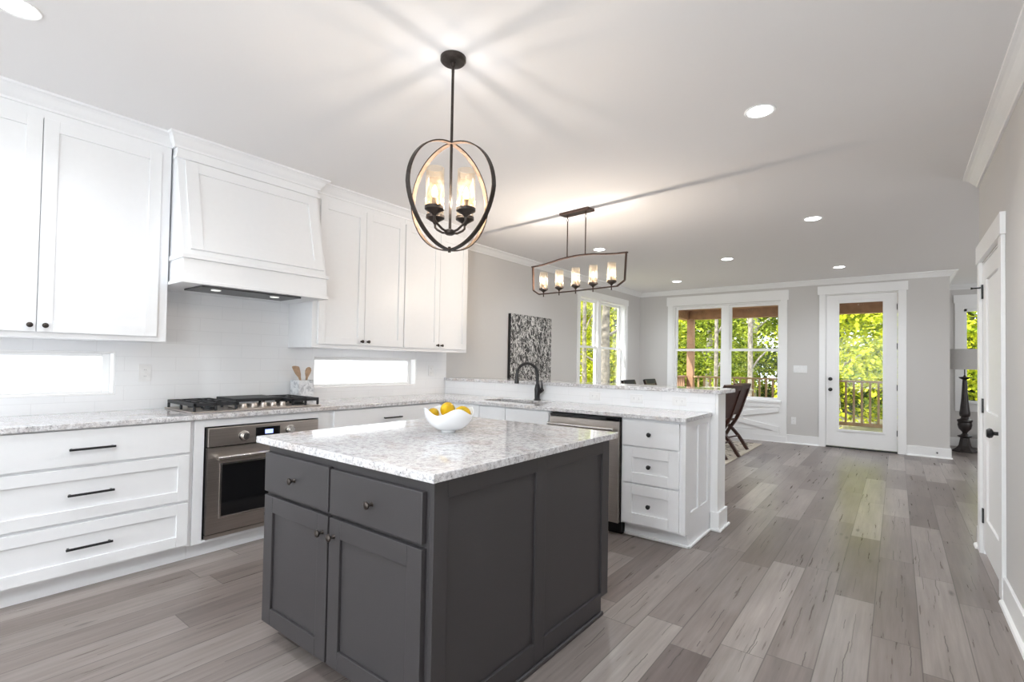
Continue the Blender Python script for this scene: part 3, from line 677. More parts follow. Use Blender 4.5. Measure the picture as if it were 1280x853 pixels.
# range hood
t = thing('range_hood', (0.28, 1.675, 1.74), 'white wooden range hood with sloped panel front above the cooktop', 'range hood')
HY0, HY1 = 1.1725, 2.175
m = MB().prism([(0.010, 1.925), (0.580, 1.925), (0.428, 2.57), (0.428, 2.632), (0.010, 2.632)], 'y', HY0+0.010, HY1-0.008); hb = m.build('body', 'cab', t, bevel=0.0015)
# applied frame and panel on the slope
sl = Vector((0.428-0.580, 0, 2.57-1.925)); L = sl.length; sd = sl.normalized(); nn = Vector((sd.z, 0, -sd.x))
def slope_box(m, y0, y1, s0, s1, h):
    b0 = Vector((0.580, 0, 1.925))
    vs = []
    for hh in (0.0005, h):
        for (y, s_) in ((y0, s0), (y1, s0), (y1, s1), (y0, s1)):
            p = b0+sd*s_+nn*hh; vs.append((p.x, y, p.z))
    m.add(vs, [(3, 2, 1, 0), (4, 5, 6, 7), (0, 1, 5, 4), (1, 2, 6, 5), (2, 3, 7, 6), (3, 0, 4, 7)])
m = MB(); a, b, s0, s1, st = HY0+0.05, HY1-0.03, 0.035, L-0.015, 0.075
slope_box(m, a, a+st, s0, s1, 0.016); slope_box(m, b-st, b, s0, s1, 0.016); slope_box(m, a+st, b-st, s0, s0+st, 0.016); slope_box(m, a+st, b-st, s1-st, s1, 0.016); slope_box(m, a+st, b-st, s0+st, s1-st, 0.007)
m.build('front_panel', 'cab', t, bevel=0.0015)
m = MB().box(0.010, 0.585, HY0+0.010, HY1-0.008, 1.765, 1.898); m.build('band', 'cab', t, bevel=0.0015)
m = MB().box(0.39, 0.602, HY0-0.002, HY1+0.002, 1.898, 1.925).box(0.39, 0.600, HY0-0.002, HY1+0.002, 1.742, 1.765); m.box(0.010, 0.39, HY0, HY1, 1.898, 1.925).box(0.010, 0.39, HY0, HY1, 1.742, 1.765)
m.build('ledge_molding', 'cab', t, bevel=0.003)
m = MB(); ky = 0.6
pth = [[(0.40, HY0-p*ky, ZC-0.0005-q) for p, q in CROWN], [(0.428+p*0.95, HY0-p*ky, ZC-0.0005-q) for p, q in CROWN], [(0.428+p*0.95, HY1+p*ky, ZC-0.0005-q) for p, q in CROWN], [(0.40, HY1+p*ky, ZC-0.0005-q) for p, q in CROWN]]
m.add([v for rg in pth for v in rg], [(k*nC+i_, k*nC+(i_+1) % nC, (k+1)*nC+(i_+1) % nC, (k+1)*nC+i_) for k in range(3) for i_ in range(nC)]+[tuple(range(nC)), tuple(range(3*nC, 4*nC))])
m.box(0.010, 0.428, HY0, HY1, 2.6325, ZC-0.0005)
struct(m.build('trim_7', 'cab'))
MB().box(0.385, 0.446, HY0, HY1, 2.563, 2.583).build('top_molding', 'cab', t, bevel=0.002)
vi = MB().box(0.26, 0.56, HY0+0.13, HY1-0.2, 1.730, 1.7415).build('vent_insert', 'ventsteel', t)
for y in (1.42, 1.82):
    MB().lathe([(0.03, 1.7299), (0.03, 1.726), (0.024, 1.724), (0.001, 1.724)], (0.47, y, 0), 20).build('hood_light', 'hoodlamp', vi, smooth=True)

# cooktop
t = thing('gas_cooktop', (0.30, 1.72, 0.9145), 'stainless gas cooktop with black cast iron grates and centre griddle', 'cooktop')
cx0, cx1, cy0, cy1 = 0.052, 0.548, 1.272, 2.172
MB().box(cx0, cx1, cy0, cy1, 0.9145, 0.924).build('tray', 'steel', t, bevel=0.004)
MB().prism([(0.405, 0.924), (0.545, 0.924), (0.545, 0.927), (0.405, 0.942)], 'y', 1.545, 1.965).build('control_ramp', 'steel', t, bevel=0.003)
for k in range(5):
    y = 1.612+k*0.070
    MB().lathe([(0.028, 0.930), (0.028, 0.936), (0.022, 0.938), (0.020, 0.956), (0.017, 0.959), (0.001, 0.959)], (0.488, y, 0), 22).build('knob', 'steel', t, smooth=True)
def grate(y0, y1):
    m = MB(); x0, x1 = cx0+0.018, cx1-0.018; z0, z1 = 0.956, 0.978
    for y in (y0, y1-0.014): m.box(x0, x1, y, y+0.014, z0, z1)
    for x in (x0, (x0+x1)/2-0.007, x1-0.014): m.box(x, x+0.014, y0, y1, z0, z1)
    yc = (y0+y1)/2; m.box(x0, x1, yc-0.006, yc+0.006, z0, z1)
    for q in (0.25, 0.75):
        x = x0+(x1-x0)*q; m.box(x-0.006, x+0.006, y0, y0+(y1-y0)*0.36, z0, z1).box(x-0.006, x+0.006, y1-(y1-y0)*0.36, y1, z0, z1)
        for y in (y0+(y1-y0)*0.25, y0+(y1-y0)*0.75): m.box(x-0.10, x-0.03, y-0.006, y+0.006, z0, z1).box(x+0.03, x+0.10, y-0.006, y+0.006, z0, z1)
    for x in (x0, (x0+x1)/2-0.007, x1-0.014):
        for y in (y0, yc-0.007, y1-0.014): m.box(x, x+0.014, y, y+0.014, 0.9245, z0)
    return m.build('grate', 'iron', t, bevel=0.002)
grate(1.285, 1.555); grate(1.945, 2.160)
for (x, y, r) in ((0.18, 1.42, 0.045), (0.42, 1.42, 0.038), (0.18, 2.05, 0.038), (0.42, 2.05, 0.045)):
    MB().lathe([(r, 0.9242), (r, 0.934), (r*0.8, 0.936), (r*0.8, 0.944), (0.001, 0.945)], (x, y, 0), 22).build('burner', 'iron', t, smooth=True)
MB().box(0.07, 0.40, 1.60, 1.935, 0.962, 0.985).box(0.075, 0.09, 1.61, 1.625, 0.9245, 0.962).box(0.075, 0.09, 1.91, 1.925, 0.9245, 0.962).box(0.38, 0.395, 1.61, 1.625, 0.9425, 0.962).box(0.38, 0.395, 1.91, 1.925, 0.9425, 0.962).build('griddle', 'iron', t, bevel=0.004)

# utensil crock with two wooden tools
CKX, CKY = 0.098, 2.262
m = MB(); a, b = CKY-0.068, CKY+0.068; x0, x1 = 0.03, 0.166; z0, z1 = 0.9145, 1.098; e = 0.014
m.box(x0, x0+e, a, b, z0, z1).box(x1-e, x1, a, b, z0, z1).box(x0+e, x1-e, a, a+e, z0, z1).box(x0+e, x1-e, b-e, b, z0, z1).box(x0+e, x1-e, a+e, b-e, z0, z0+e)
o = m.build('utensil_crock', 'marble', bevel=0.002, off=(CKX, CKY, 0.9145)); tag(o, 'square grey marble utensil crock beside the cooktop, holding wooden tools', 'utensil holder')
def flat_tool(name, pts, widths, th, label):
    """paddle-shaped tool along a line in the y-z plane"""
    m = MB(); vs = []; n = len(pts)
    for (y, z, x), wd in zip(pts, widths):
        for k in range(8):
            a = 2*PI*k/8; vs.append((x+th*math.sin(a), y+wd*math.cos(a), z))
    fs = [(i*8+k, i*8+(k+1) % 8, (i+1)*8+(k+1) % 8, (i+1)*8+k) for i in range(n-1) for k in range(8)]
    fs += [tuple(range(8))[::-1], tuple((n-1)*8+k for k in range(8))]
    m.add(vs, fs); o = m.build(name, 'beech', smooth=True, off=(pts[0][2], pts[0][0], pts[0][1])); tag(o, label, 'kitchen utensil'); return o
flat_tool('wooden_spatula', [(2.270, 0.931, 0.10), (2.245, 1.09, 0.10), (2.236, 1.12, 0.10), (2.222, 1.15, 0.10), (2.202, 1.20, 0.10), (2.197, 1.212, 0.10), (2.193, 1.217, 0.10)], [0.008, 0.009, 0.012, 0.025, 0.033, 0.030, 0.012], 0.006, 'wooden spatula leaning left in the marble crock')
flat_tool('wooden_spoon', [(2.280, 0.931, 0.09), (2.303, 1.09, 0.09), (2.308, 1.12, 0.09), (2.314, 1.15, 0.09), (2.319, 1.175, 0.09), (2.322, 1.195, 0.09), (2.324, 1.207, 0.09)], [0.007, 0.008, 0.012, 0.024, 0.029, 0.024, 0.008], 0.009, 'wooden spoon with oval bowl standing upright in the marble crock')

# outlets and switch
def outlet(fc, u, v, wf, label, horiz=False, name='wall_outlet', cat='outlet', w_=0.074, h_=0.118, gangs=1):
    sg = 1 if fc == 'x' else -1
    if horiz: w_, h_ = h_, w_
    t = thing(name, (wf, u, v) if fc == 'x' else (u, wf, v), label, cat)
    MB().face(fc, u-w_/2, u+w_/2, v-h_/2, v+h_/2, wf+sg*0.0003, wf+sg*0.005).build('plate', 'white_plastic', t, bevel=0.002)
    for g in range(gangs):
        uc = u+(g-(gangs-1)/2)*0.046
        if name == 'light_switch':
            MB().face(fc, uc-0.016, uc+0.016, v-0.034, v+0.034, wf+sg*0.005, wf+sg*0.009).build('rocker', 'white_plastic', t, bevel=0.002)
        else:
            for s_ in (-1, 1):
                du, dv = (s_*0.022, 0) if horiz else (0, s_*0.022)
                MB().face(fc, uc+du-0.014, uc+du+0.014, v+dv-0.014, v+dv+0.014, wf+sg*0.005, wf+sg*0.0065).build('socket', 'white_plastic', t, bevel=0.001)
                mm_ = MB()
                for q in (-0.005, 0.005):
                    if horiz: mm_.face(fc, uc+du-0.004, uc+du+0.004, v+q-0.001, v+q+0.001, wf+sg*0.0065, wf+sg*0.0068)
                    else: mm_.face(fc, uc+q-0.001, uc+q+0.001, v+dv-0.004, v+dv+0.004, wf+sg*0.0065, wf+sg*0.0068)
                mm_.build('slots', 'slot', t)
    return t
outlet('x', 1.165, 1.162, 0.008, 'white outlet on the tile between the left slit window and cooktop')
outlet('x', 3.82, 1.17, 0.008, 'white outlet on the tile right of the right slit window')
outlet('y', 1.93, 0.985, PY0-0.008, 'horizontal white outlet on the bar wall tile, nearest the faucet', True)
outlet('y', 2.33, 0.985, PY0-0.008, 'horizontal white outlet in the middle of the bar wall tile', True)
outlet('y', 2.70, 0.985, PY0-0.008, 'horizontal white outlet on the bar wall tile, nearest the peninsula end', True)
outlet('y', 2.731, 0.38, YF, 'white outlet low on the grey wall left of the glazed door')
outlet('y', 2.825, 1.245, YF, 'white four-gang light switch plate left of the glazed door', name='light_switch', cat='light switch', w_=0.20, h_=0.12, gangs=4)

# ------------------------------------------------------------------ island
IX1, IY0, IY1, IXL = 2.905, 1.142, 2.392, 1.812
t = thing('kitchen_island', (2.36, 1.77, 0), 'charcoal grey kitchen island cabinet with two drawers and two doors', 'kitchen island')
MB().box(IXL, IX1-0.02, IY0, IY1, 0.085, 0.8825).build('body', 'island', t, bevel=0.0015)
MB().box(IXL+0.06, IX1-0.0205, IY0+0.07, IY1-0.06, 0, 0.0845).build('toe_kick', 'island', t)
for p, q, z0, z1 in ((1.820, 2.330, 0.676, 0.852), (2.342, 2.872, 0.676, 0.848)):
    dr = MB().face('y', p, q, z0, z1, IY0-0.0005, IY0-0.022).build('drawer', 'island', t, bevel=0.003); knob('y', (p+q)/2, 0.760, IY0-0.022, dr)
for p, q, ku in ((1.824, 2.331, 2.297), (2.343, 2.873, 2.376)):
    do = shaker('y', p, q, 0.092, 0.660, IY0-0.0005, IY0-0.022, 0.072, 0.011).build('door', 'island', t, bevel=0.002); knob('y', ku, 0.592, IY0-0.022, do)
m = MB(); x0, x1 = IX1-0.02, IX1; zb = 0.105
m.box(x0, x1, IY0, 1.207, 0.085, 0.8825).box(x0, x1, 1.727, 1.800, 0.0, 0.8825).box(x0, x1, 2.320, IY1, 0.085, 0.8825)
m.box(x0, x1, 1.207, 1.727, 0, zb).box(x0, x1, 1.800, 2.320, 0, zb).box(x0, x1, 1.207, 1.727, 0.818, 0.8825).box(x0, x1, 1.800, 2.320, 0.818, 0.8825)
m.box(x0, x1-0.011, 1.207, 1.727, zb, 0.818).box(x0, x1-0.011, 1.800, 2.320, zb, 0.818)
m.build('side_panel', 'island', t, bevel=0.0015)
MB().box(IX1, IX1+0.014, 1.205, 2.325, 0, 0.02).build('shoe_molding', 'island', t, bevel=0.006)
o = MB().box(1.735, 2.927, 1.116, 2.452, 0.8835, 0.9145).build('island_countertop', 'granite', bevel=0.004)
tag(o, 'square polished grey granite top on the charcoal island', 'countertop')

# fruit bowl with wavy rim
BX, BY = 2.275, 1.835
bm = bmesh.new(); NS, NR = 64, 18; rings = []
def brim(a): return 0.118+0.030*math.cos(4*(a-0.55)) if False else 0.0
def bowl_pt(a, f, inset):
    rim = 0.117+0.020*math.cos(4*(a-BPH))                       # height of the rim, four peaks
    prof_r = 0.045+(0.128-0.045)*(math.sin(f*PI/2)**0.75); h = 0.012+f*0.0
    th = f*math.radians(82); R = 0.129
    r_ = 0.036+(R-0.036)*math.sin(th); z = 0.012+(1-math.cos(th))*rim*0.98
    return ((r_-inset)*math.cos(a), (r_-inset)*math.sin(a), z+inset*(1-f)*1.0)
BPH = math.radians(65)
for inset in (0.0, 0.005):
    for i in range(NR):
        f = i/(NR-1); rings.append([bm.verts.new(bowl_pt(2*PI*k/NS, f, inset)) for k in range(NS)])
for s_ in (0, NR):
    for i in range(NR-1):
        for k in range(NS):
            q = [rings[s_+i][k], rings[s_+i][(k+1) % NS], rings[s_+i+1][(k+1) % NS], rings[s_+i+1][k]]
            bm.faces.new(q if s_ == 0 else q[::-1])
for k in range(NS): bm.faces.new([rings[NR-1][k], rings[NR-1][(k+1) % NS], rings[2*NR-1][(k+1) % NS], rings[2*NR-1][k]])
bm.faces.new(rings[0][::-1]); bm.faces.new(rings[NR])
ft = [[bm.verts.new((r_*math.cos(2*PI*k/NS), r_*math.sin(2*PI*k/NS), z)) for k in range(NS)] for r_, z in ((0.039, 0), (0.035, 0.014))]
for k in range(NS): bm.faces.new([ft[0][k], ft[0][(k+1) % NS], ft[1][(k+1) % NS], ft[1][k]])
bm.faces.new(ft[0][::-1]); bmesh.ops.recalc_face_normals(bm, faces=bm.faces)
me = bpy.data.meshes.new('fruit_bowl'); bm.to_mesh(me); bm.free(); me.materials.append(M['porcelain'])
for p in me.polygons: p.use_smooth = True
bo = bpy.data.objects.new('fruit_bowl', me); sc.collection.objects.link(bo); bo.location = (BX, BY, 0.9148)
tag(bo, 'white porcelain bowl with wavy four-peaked rim on the island', 'bowl')
def lemon(loc, s, rot, label):
    prof = [(0.001, -0.054), (0.008, -0.052), (0.02, -0.044), (0.032, -0.028), (0.0375, -0.006), (0.037, 0.012), (0.030, 0.032), (0.017, 0.045), (0.008, 0.050), (0.005, 0.056), (0.001, 0.058)]
    o = MB().lathe([(r*s, h*s) for r, h in prof], (0, 0, 0), 24).build('lemon', 'fruit', smooth=True, off=(0, 0, 0)); o.location = loc; o.rotation_euler = rot
    md = o.modifiers.new('sub', 'SUBSURF'); md.levels = 1; md.render_levels = 1
    tag(o, label, 'fruit', 'yellow fruit in the white bowl'); return o
lemon((BX-0.006, BY-0.002, 0.9148+0.112), 1.05, (1.1, 0.2, 0.6), 'large yellow fruit standing highest in the middle of the white bowl')
lemon((BX-0.050, BY-0.062, 0.9148+0.094), 0.80, (1.45, 0.0, 0.5), 'yellow fruit lying low at the left side of the white bowl')
lemon((BX+0.060, BY+0.046, 0.9148+0.106), 0.74, (1.2, 0.0, -0.75), 'yellow and green fruit at the right side of the white bowl')

# ------------------------------------------------------------------ pendant light over the island
PXc, PYc = 2.447, 1.645
t = thing('pendant_light', (PXc, PYc, 2.0), 'bronze orb pendant with four glass cylinder lights above the island', 'pendant light', world=False)
Z = lambda z: z-2.0
MB().lathe([(0.060, Z(2.7065)), (0.060, Z(2.690)), (0.052, Z(2.682)), (0.012, Z(2.680)), (0.010, Z(2.665))], n=32).build('canopy', 'bronze', t, smooth=True)
MB().tube([(0, 0, Z(2.665)), (0, 0, Z(2.635))], 0.007, 10).build('swivel', 'bronze', t, smooth=True)
MB().tube([(0, 0, Z(2.635)), (0, 0, Z(1.885))], 0.0065, 12).build('rod', 'bronze', t, smooth=True)
def orb_pt(a, R, off):
    # rounded top, slightly pointed bottom
    r_ = R*math.cos(a); z = 2.048+(0.249*math.sin(a))
    if math.sin(a) < 0: r_ = R*math.cos(a)*(1-0.10*(-math.sin(a)))
    return r_, Z(z)
def band(axis, R, w0, o0, o1, nm, mat):
    m = MB(); N = 72; vs = []
    for k in range(N):
        a = 2*PI*k/N; r_, z = orb_pt(a, R, 0); L_ = math.hypot(r_, z-Z(2.048)) or 1
        nx, nz = r_/L_, (z-Z(2.048))/L_
        for (o_, s_) in ((o0, -1), (o0, 1), (o1, 1), (o1, -1)):
            p = (r_+nx*o_, z+nz*o_)
            vs.append((p[0], s_*w0, p[1]) if axis == 'x' else (s_*w0, p[0], p[1]))
    fs = []
    for k in range(N):
        j = (k+1) % N
        for q in range(4): fs.append((k*4+q, k*4+(q+1) % 4, j*4+(q+1) % 4, j*4+q))
    m.add(vs, fs); return m.build(nm, mat, t, smooth=True)
b1 = band('x', 0.262, 0.012, 0, 0.004, 'orb_band', 'bronze'); band('x', 0.262, 0.0105, -0.002, -0.0001, 'wood_inlay', 'woodband').parent = b1
b2 = band('y', 0.256, 0.012, 0, 0.004, 'orb_band', 'bronze'); band('y', 0.256, 0.0105, -0.002, -0.0001, 'wood_inlay', 'woodband').parent = b2
MB().tube([(0, 0, Z(1.812)), (0, 0, Z(1.786))], 0.007, 10).build('finial', 'bronze', t, smooth=True)
MB().lathe([(0.001, Z(1.868)), (0.016, Z(1.868)), (0.026, Z(1.874)), (0.026, Z(1.888)), (0.010, Z(1.895))], n=24).build('hub', 'bronze', t, smooth=True)
def candle(parent, x, y, zc, glr, gtop, power, name='light_cup'):
    """cup, glass cylinder, candle sleeve and bulb with its own light"""
    cup = MB().lathe([(0.008, zc-0.034), (0.012, zc-0.026), (0.034, zc-0.012), (0.044, zc-0.006), (0.044, zc+0.008), (0.036, zc+0.010), (0.001, zc+0.010)], (x, y, 0), 24).build(name, 'bronze', parent, smooth=True)
    MB().lathe([(glr, zc+0.0105), (glr, gtop), (glr-0.003, gtop), (glr-0.003, zc+0.0105)], (x, y, 0), 28, cap=False).build('glass_shade', 'seeded', cup, smooth=True)
    MB().lathe([(0.011, zc+0.010), (0.011, zc+0.048), (0.001, zc+0.048)], (x, y, 0), 14).build('candle_sleeve', 'woodband', cup, smooth=True)
    MB().lathe([(0.006, zc+0.0485), (0.013, zc+0.062), (0.0135, zc+0.074), (0.008, zc+0.094), (0.001, zc+0.106)], (x, y, 0), 14).build('bulb', 'bulb', cup, smooth=True)
    l = bpy.data.lights.new('bulb_light', 'POINT'); l.energy = power; l.color = (1.0, 0.95, 0.91); l.shadow_soft_size = 0.010
    lo = bpy.data.objects.new('bulb_light', l); sc.collection.objects.link(lo); lo.parent = cup; lo.location = (x, y, zc+0.082)
for dx, dy in ((1, 0), (0, 1), (-1, 0), (0, -1)):
    candle(t, dx*0.10, dy*0.10, Z(1.968), 0.041, Z(2.150), PEND_W)
    MB().tube([(dx*0.02, dy*0.02, Z(1.880)), (dx*0.05, dy*0.05, Z(1.886)), (dx*0.085, dy*0.085, Z(1.905)), (dx*0.099, dy*0.099, Z(1.918)), (dx*0.10, dy*0.10, Z(1.936))], 0.0055, 10).build('arm', 'bronze', t, smooth=True)

# linear chandelier over the peninsula
t = thing('linear_chandelier', (1.72, 4.03, 2.0), 'long bronze linear chandelier with five glass candle lights over the bar', 'chandelier', world=False, rz=-math.atan(0.0957))
MB().box(-0.165, 0.165, -0.055, 0.055, Z(2.684), Z(2.7065)).build('canopy', 'rustbr', t, bevel=0.003)
for s_ in (-0.104, 0.104):
    m = MB().tube([(s_, 0, Z(2.684)), (s_, 0, Z(2.655))], 0.005, 10)
    lk = [(s_+0.008*math.cos(2*PI*k/14), 0, Z(2.640)+0.016*math.sin(2*PI*k/14)) for k in range(14)]; m.tube(lk, 0.0025, 8, closed=True)
    m.tube([(s_, 0, Z(2.625)), (s_, 0, Z(2.286))], 0.0055, 10).build('rod', 'rustbr', t, smooth=True)
def flat(m, pts, wy, th):
    """flat strip following (s, z) points, wy wide in depth"""
    for p, q in zip(pts, pts[1:]): m.bar((p[0], 0, p[1]), (q[0], 0, q[1]), wy, th, (-(q[1]-p[1]), 0, q[0]-p[0]))
m = MB(); top = []
for k in range(25):
    s_ = -0.545+1.09*k/24; u_ = abs(s_)/0.545
    top.append((s_, Z(2.289)-0.045*(1/(1+math.exp(-(u_-0.5)*7)))-0.001))
flat(m, top, 0.022, 0.012); m.build('top_rail', 'rustbr', t)
m = MB(); flat(m, [(-0.532, Z(2.250)), (-0.520, Z(2.005)), (-0.445, Z(1.960)), (0.0, Z(1.956)), (0.445, Z(1.960)), (0.520, Z(2.005)), (0.532, Z(2.250))], 0.020, 0.010); m.build('lower_frame', 'rustbr', t)
for k in range(5):
    s_ = (k-2)*0.194
    MB().tube([(s_, 0, Z(1.978)), (s_, 0, Z(1.930))], [0.006, 0.005], 10).build('stem', 'rustbr', t, smooth=True)
    candle(t, s_, 0, Z(2.006), 0.039, Z(2.172), CHAND_W)

# recessed ceiling lights
spots = [(1.234, 0.332, 'large recessed ceiling light at the top left, above the cabinets'), (3.492, 3.013, 'recessed ceiling light right of the pendant, nearest the right wall crown'),
         (3.459, 5.512, 'recessed ceiling light beyond the bar, second nearest on the right side'), (2.303, 6.986, 'recessed ceiling light in the middle of the dining room ceiling'),
         (3.451, 8.382, 'recessed ceiling light just in front of the glazed door'), (1.154, 5.551, 'recessed ceiling light just above the right half of the linear chandelier'),
         (1.123, 8.413, 'recessed ceiling light in the far left corner above the big window')]
spots += [(2.36, -0.95, 'recessed ceiling light overhead, behind the island'), (3.492, -0.95, 'recessed ceiling light overhead, near the right wall behind the photographer'), (3.492, 0.332, 'recessed ceiling light overhead, above the photographer'), (1.234, -2.35, 'recessed ceiling light behind the photographer, on the cabinet side'), (3.492, -2.35, 'recessed ceiling light behind the photographer, on the door side')]  # out-of-view lights, added to brighten the peninsula and near floor
proto = None
for x, y, lab in spots:
    if proto is None:
        t = proto = thing('recessed_light', (x, y, ZC), lab, 'ceiling light', 'recessed ceiling lights', world=False)
        MB().lathe([(0.062, -0.001), (0.078, -0.005), (0.082, -0.0005), (0.062, -0.0005)], n=32, cap=False).build('trim_ring', 'trim', t, smooth=True)
        MB().lathe([(0.064, -0.0015), (0.064, -0.003), (0.001, -0.0045)], n=32).build('lens', 'can', t, smooth=True)
        l = bpy.data.lights.new('downlight', 'SPOT'); l.energy = CAN_W; l.color = (0.87, 0.935, 1.0); l.spot_size = math.radians(155); l.spot_blend = 1.0; l.shadow_soft_size = 0.05
        lo = bpy.data.objects.new('downlight', l); sc.collection.objects.link(lo); lo.parent = t; lo.location = (0, 0, -0.012)
    else: dup(proto, (x, y, ZC), lab)

# wall canvas
m = MB().box(0.0005, 0.045, 5.205, 6.185, 0.96, 1.93)
o = m.build('wall_canvas', 'black', off=(0, 5.69, 1.44)); tag(o, 'square black and white splatter painting on the grey wall behind the faucet', 'painting')
c_ = MB().box(0.0451, 0.047, 5.207, 6.183, 0.962, 1.928).build('canvas_face', 'canvas', o, off=(0, 5.69, 1.44))

# ------------------------------------------------------------------ dining room
o = MB().box(0.30, 2.35, 6.30, 8.99, 0.0005, 0.012).build('area_rug', 'rug', bevel=0.003); tag(o, 'cream area rug with dark leaf motif under the dining chairs', 'rug')
t = thing('dining_table', (1.30, 7.45, 0.0125), 'pale dining table behind the bar, between the chairs', 'table')
MB().box(1.12, 1.74, 6.95, 8.75, 0.735, 0.765).build('tabletop', 'table', t, bevel=0.004)
for x in (1.19, 1.67):
    for y in (7.03, 8.67): MB().box(x-0.035, x+0.035, y-0.035, y+0.035, 0.0125, 0.735).build('leg', 'walnut', t, bevel=0.003)
def dining_chair(loc, rz, label, topmat=None):
    """faces -x locally, back leans to +x; crossed side legs"""
    t = thing('dining_chair', loc, label, 'chair', 'dining chairs around the table', world=False, rz=rz)
    def curve(pts, n=14):
        out = []
        for k in range(n):
            f = k/(n-1)*(len(pts)-1); i = min(int(f), len(pts)-2); q = f-i
            P0, P1, P2, P3 = [Vector((*pts[max(0, min(len(pts)-1, j))], 0)) for j in (i-1, i, i+1, i+2)]
            v = 0.5*((2*P1)+(P2-P0)*q+(2*P0-5*P1+4*P2-P3)*q*q+(3*P1-P0-3*P2+P3)*q**3); out.append((v.x, v.y))
        return out
    back = curve([(-0.22, 0.0), (-0.10, 0.24), (0.02, 0.42), (0.10, 0.58), (0.17, 0.78), (0.24, 0.985)])
    def strip(pts, y0, y1, th):
        m = MB(); poly_a = []; poly_b = []
        for i, (x, z) in enumerate(pts):
            d = Vector((pts[min(i+1, len(pts)-1)][0]-pts[max(i-1, 0)][0], pts[min(i+1, len(pts)-1)][1]-pts[max(i-1, 0)][1])).normalized()
            nx, nz = -d.y*th/2, d.x*th/2; poly_a.append((x+nx, z+nz)); poly_b.append((x-nx, z-nz))
        n = len(pts); vs = []
        for i in range(n):
            for (p, y) in ((poly_a[i], y0), (poly_a[i], y1), (poly_b[i], y1), (poly_b[i], y0)): vs.append((p[0], y, max(p[1], 0.0008)))
        fs = [(i*4+k, i*4+(k+1) % 4, (i+1)*4+(k+1) % 4, (i+1)*4+k) for i in range(n-1) for k in range(4)]
        fs += [(3, 2, 1, 0), tuple((n-1)*4+k for k in range(4))]; m.add(vs, fs); return m
    for s_ in (-1, 1):
        strip(back, s_*0.215-0.02, s_*0.215+0.02, 0.044).build('leg', 'walnut', t, bevel=0.003)
        strip(curve([(0.24, 0.0), (0.10, 0.20), (-0.06, 0.35), (-0.20, 0.44)], 10), s_*0.172-0.018, s_*0.172+0.018, 0.044).build('leg', 'walnut', t, bevel=0.003)
    strip([p for p in back if p[1] > 0.50], -0.194, 0.194, 0.018).build('backrest', 'walnut', t, bevel=0.003)
    tp = strip([(0.222, 0.93), (0.24, 0.985), (0.248, 1.005)], -0.235, 0.235, 0.040).build('top_rail', topmat or 'walnut', t, bevel=0.004)
    MB().box(-0.24, 0.04, -0.19, 0.19, 0.43, 0.462).build('seat', 'walnut', t, bevel=0.008)
    MB().tube([(0.10, -0.19, 0.20), (0.10, 0.19, 0.20)], 0.012, 10).build('stretcher', 'walnut', t, smooth=True)
    return t
dining_chair((2.04, 8.05, 0.0125), -0.24, 'dark brown crossed-leg dining chair farther from the bar end, by the big window')
dining_chair((2.10, 7.30, 0.0125), -0.24, 'dark brown crossed-leg dining chair half hidden behind the bar end')
dining_chair((0.86, 7.62, 0.0125), PI, 'dining chair whose black top rail shows above the bar, right beside the side window', 'chairtop')
dining_chair((0.86, 8.50, 0.0125), PI, 'dining chair whose black top rail shows above the bar, nearer the big window', 'chairtop')

# floor lamp in the hall
LX, LY = 4.938, 10.5
t = thing('floor_lamp', (LX, LY, 0), 'dark turned wood floor lamp with grey drum shade beyond the grey wall', 'lamp')
MB().lathe([(0.15, 0), (0.15, 0.02), (0.13, 0.035), (0.10, 0.06), (0.075, 0.10), (0.062, 0.17), (0.055, 0.22)], (LX, LY, 0), 6).build('base', 'lampwood', t)
MB().lathe([(0.055, 0.22), (0.085, 0.235), (0.09, 0.25), (0.05, 0.265), (0.03, 0.29), (0.035, 0.31), (0.075, 0.36), (0.088, 0.42), (0.082, 0.46), (0.095, 0.48), (0.092, 0.50), (0.055, 0.515), (0.045, 0.54), (0.062, 0.56), (0.066, 0.60), (0.058, 0.66), (0.045, 0.80), (0.034, 0.98), (0.028, 1.12)], (LX, LY, 0), 28).build('turned_column', 'lampwood', t, smooth=True)
MB().lathe([(0.02, 1.12), (0.06, 1.145), (0.075, 1.165), (0.02, 1.172), (0.008, 1.20), (0.008, 1.30)], (LX, LY, 0), 28).build('drip_dish', 'lampwood', t, smooth=True)
MB().lathe([(0.30, 1.285), (0.27, 1.60), (0.266, 1.60), (0.296, 1.285)], (LX, LY, 0), 40, cap=False).box(LX-0.28, LX+0.28, LY-0.004, LY+0.004, 1.298, 1.304).build('lamp_shade', 'shade', t, smooth=True)
t = thing('potted_topiary', (5.30, 10.95, 0), 'dark round ball of foliage on a stem in front of the hall window', 'plant')
MB().lathe([(0.10, 0), (0.14, 0.26), (0.125, 0.26), (0.12, 0.22), (0.001, 0.22)], (5.30, 10.95, 0), 24).build('pot', 'terracotta', t, smooth=True)
MB().tube([(5.30, 10.95, 0.22), (5.30, 10.95, 0.78)], 0.014, 10).build('stem', 'bark', t, smooth=True)
m = MB()
for k in range(260):
    z = 1-2*(k+0.5)/260; a = k*2.39996; r_ = math.sqrt(1-z*z); n_ = Vector((r_*math.cos(a), r_*math.sin(a), z)); c0 = Vector((5.30, 10.95, 0.84))+n_*0.105
    q = n_.orthogonal().normalized(); b_ = n_.cross(q); rr_ = random.uniform(0, 6.28); q, b_ = q*math.cos(rr_)+b_*math.sin(rr_), b_*math.cos(rr_)-q*math.sin(rr_); tip = c0+q*0.03+n_*0.015
    m.add([c0-q*0.02, c0+b_*0.013, tip, c0-b_*0.013], [(0, 1, 2, 3)])
m.lathe([(0.001, 0.735), (0.06, 0.755), (0.095, 0.80), (0.105, 0.84), (0.095, 0.88), (0.06, 0.925), (0.001, 0.945)], (5.30, 10.95, 0), 20)
m.build('foliage', 'topiary', t)

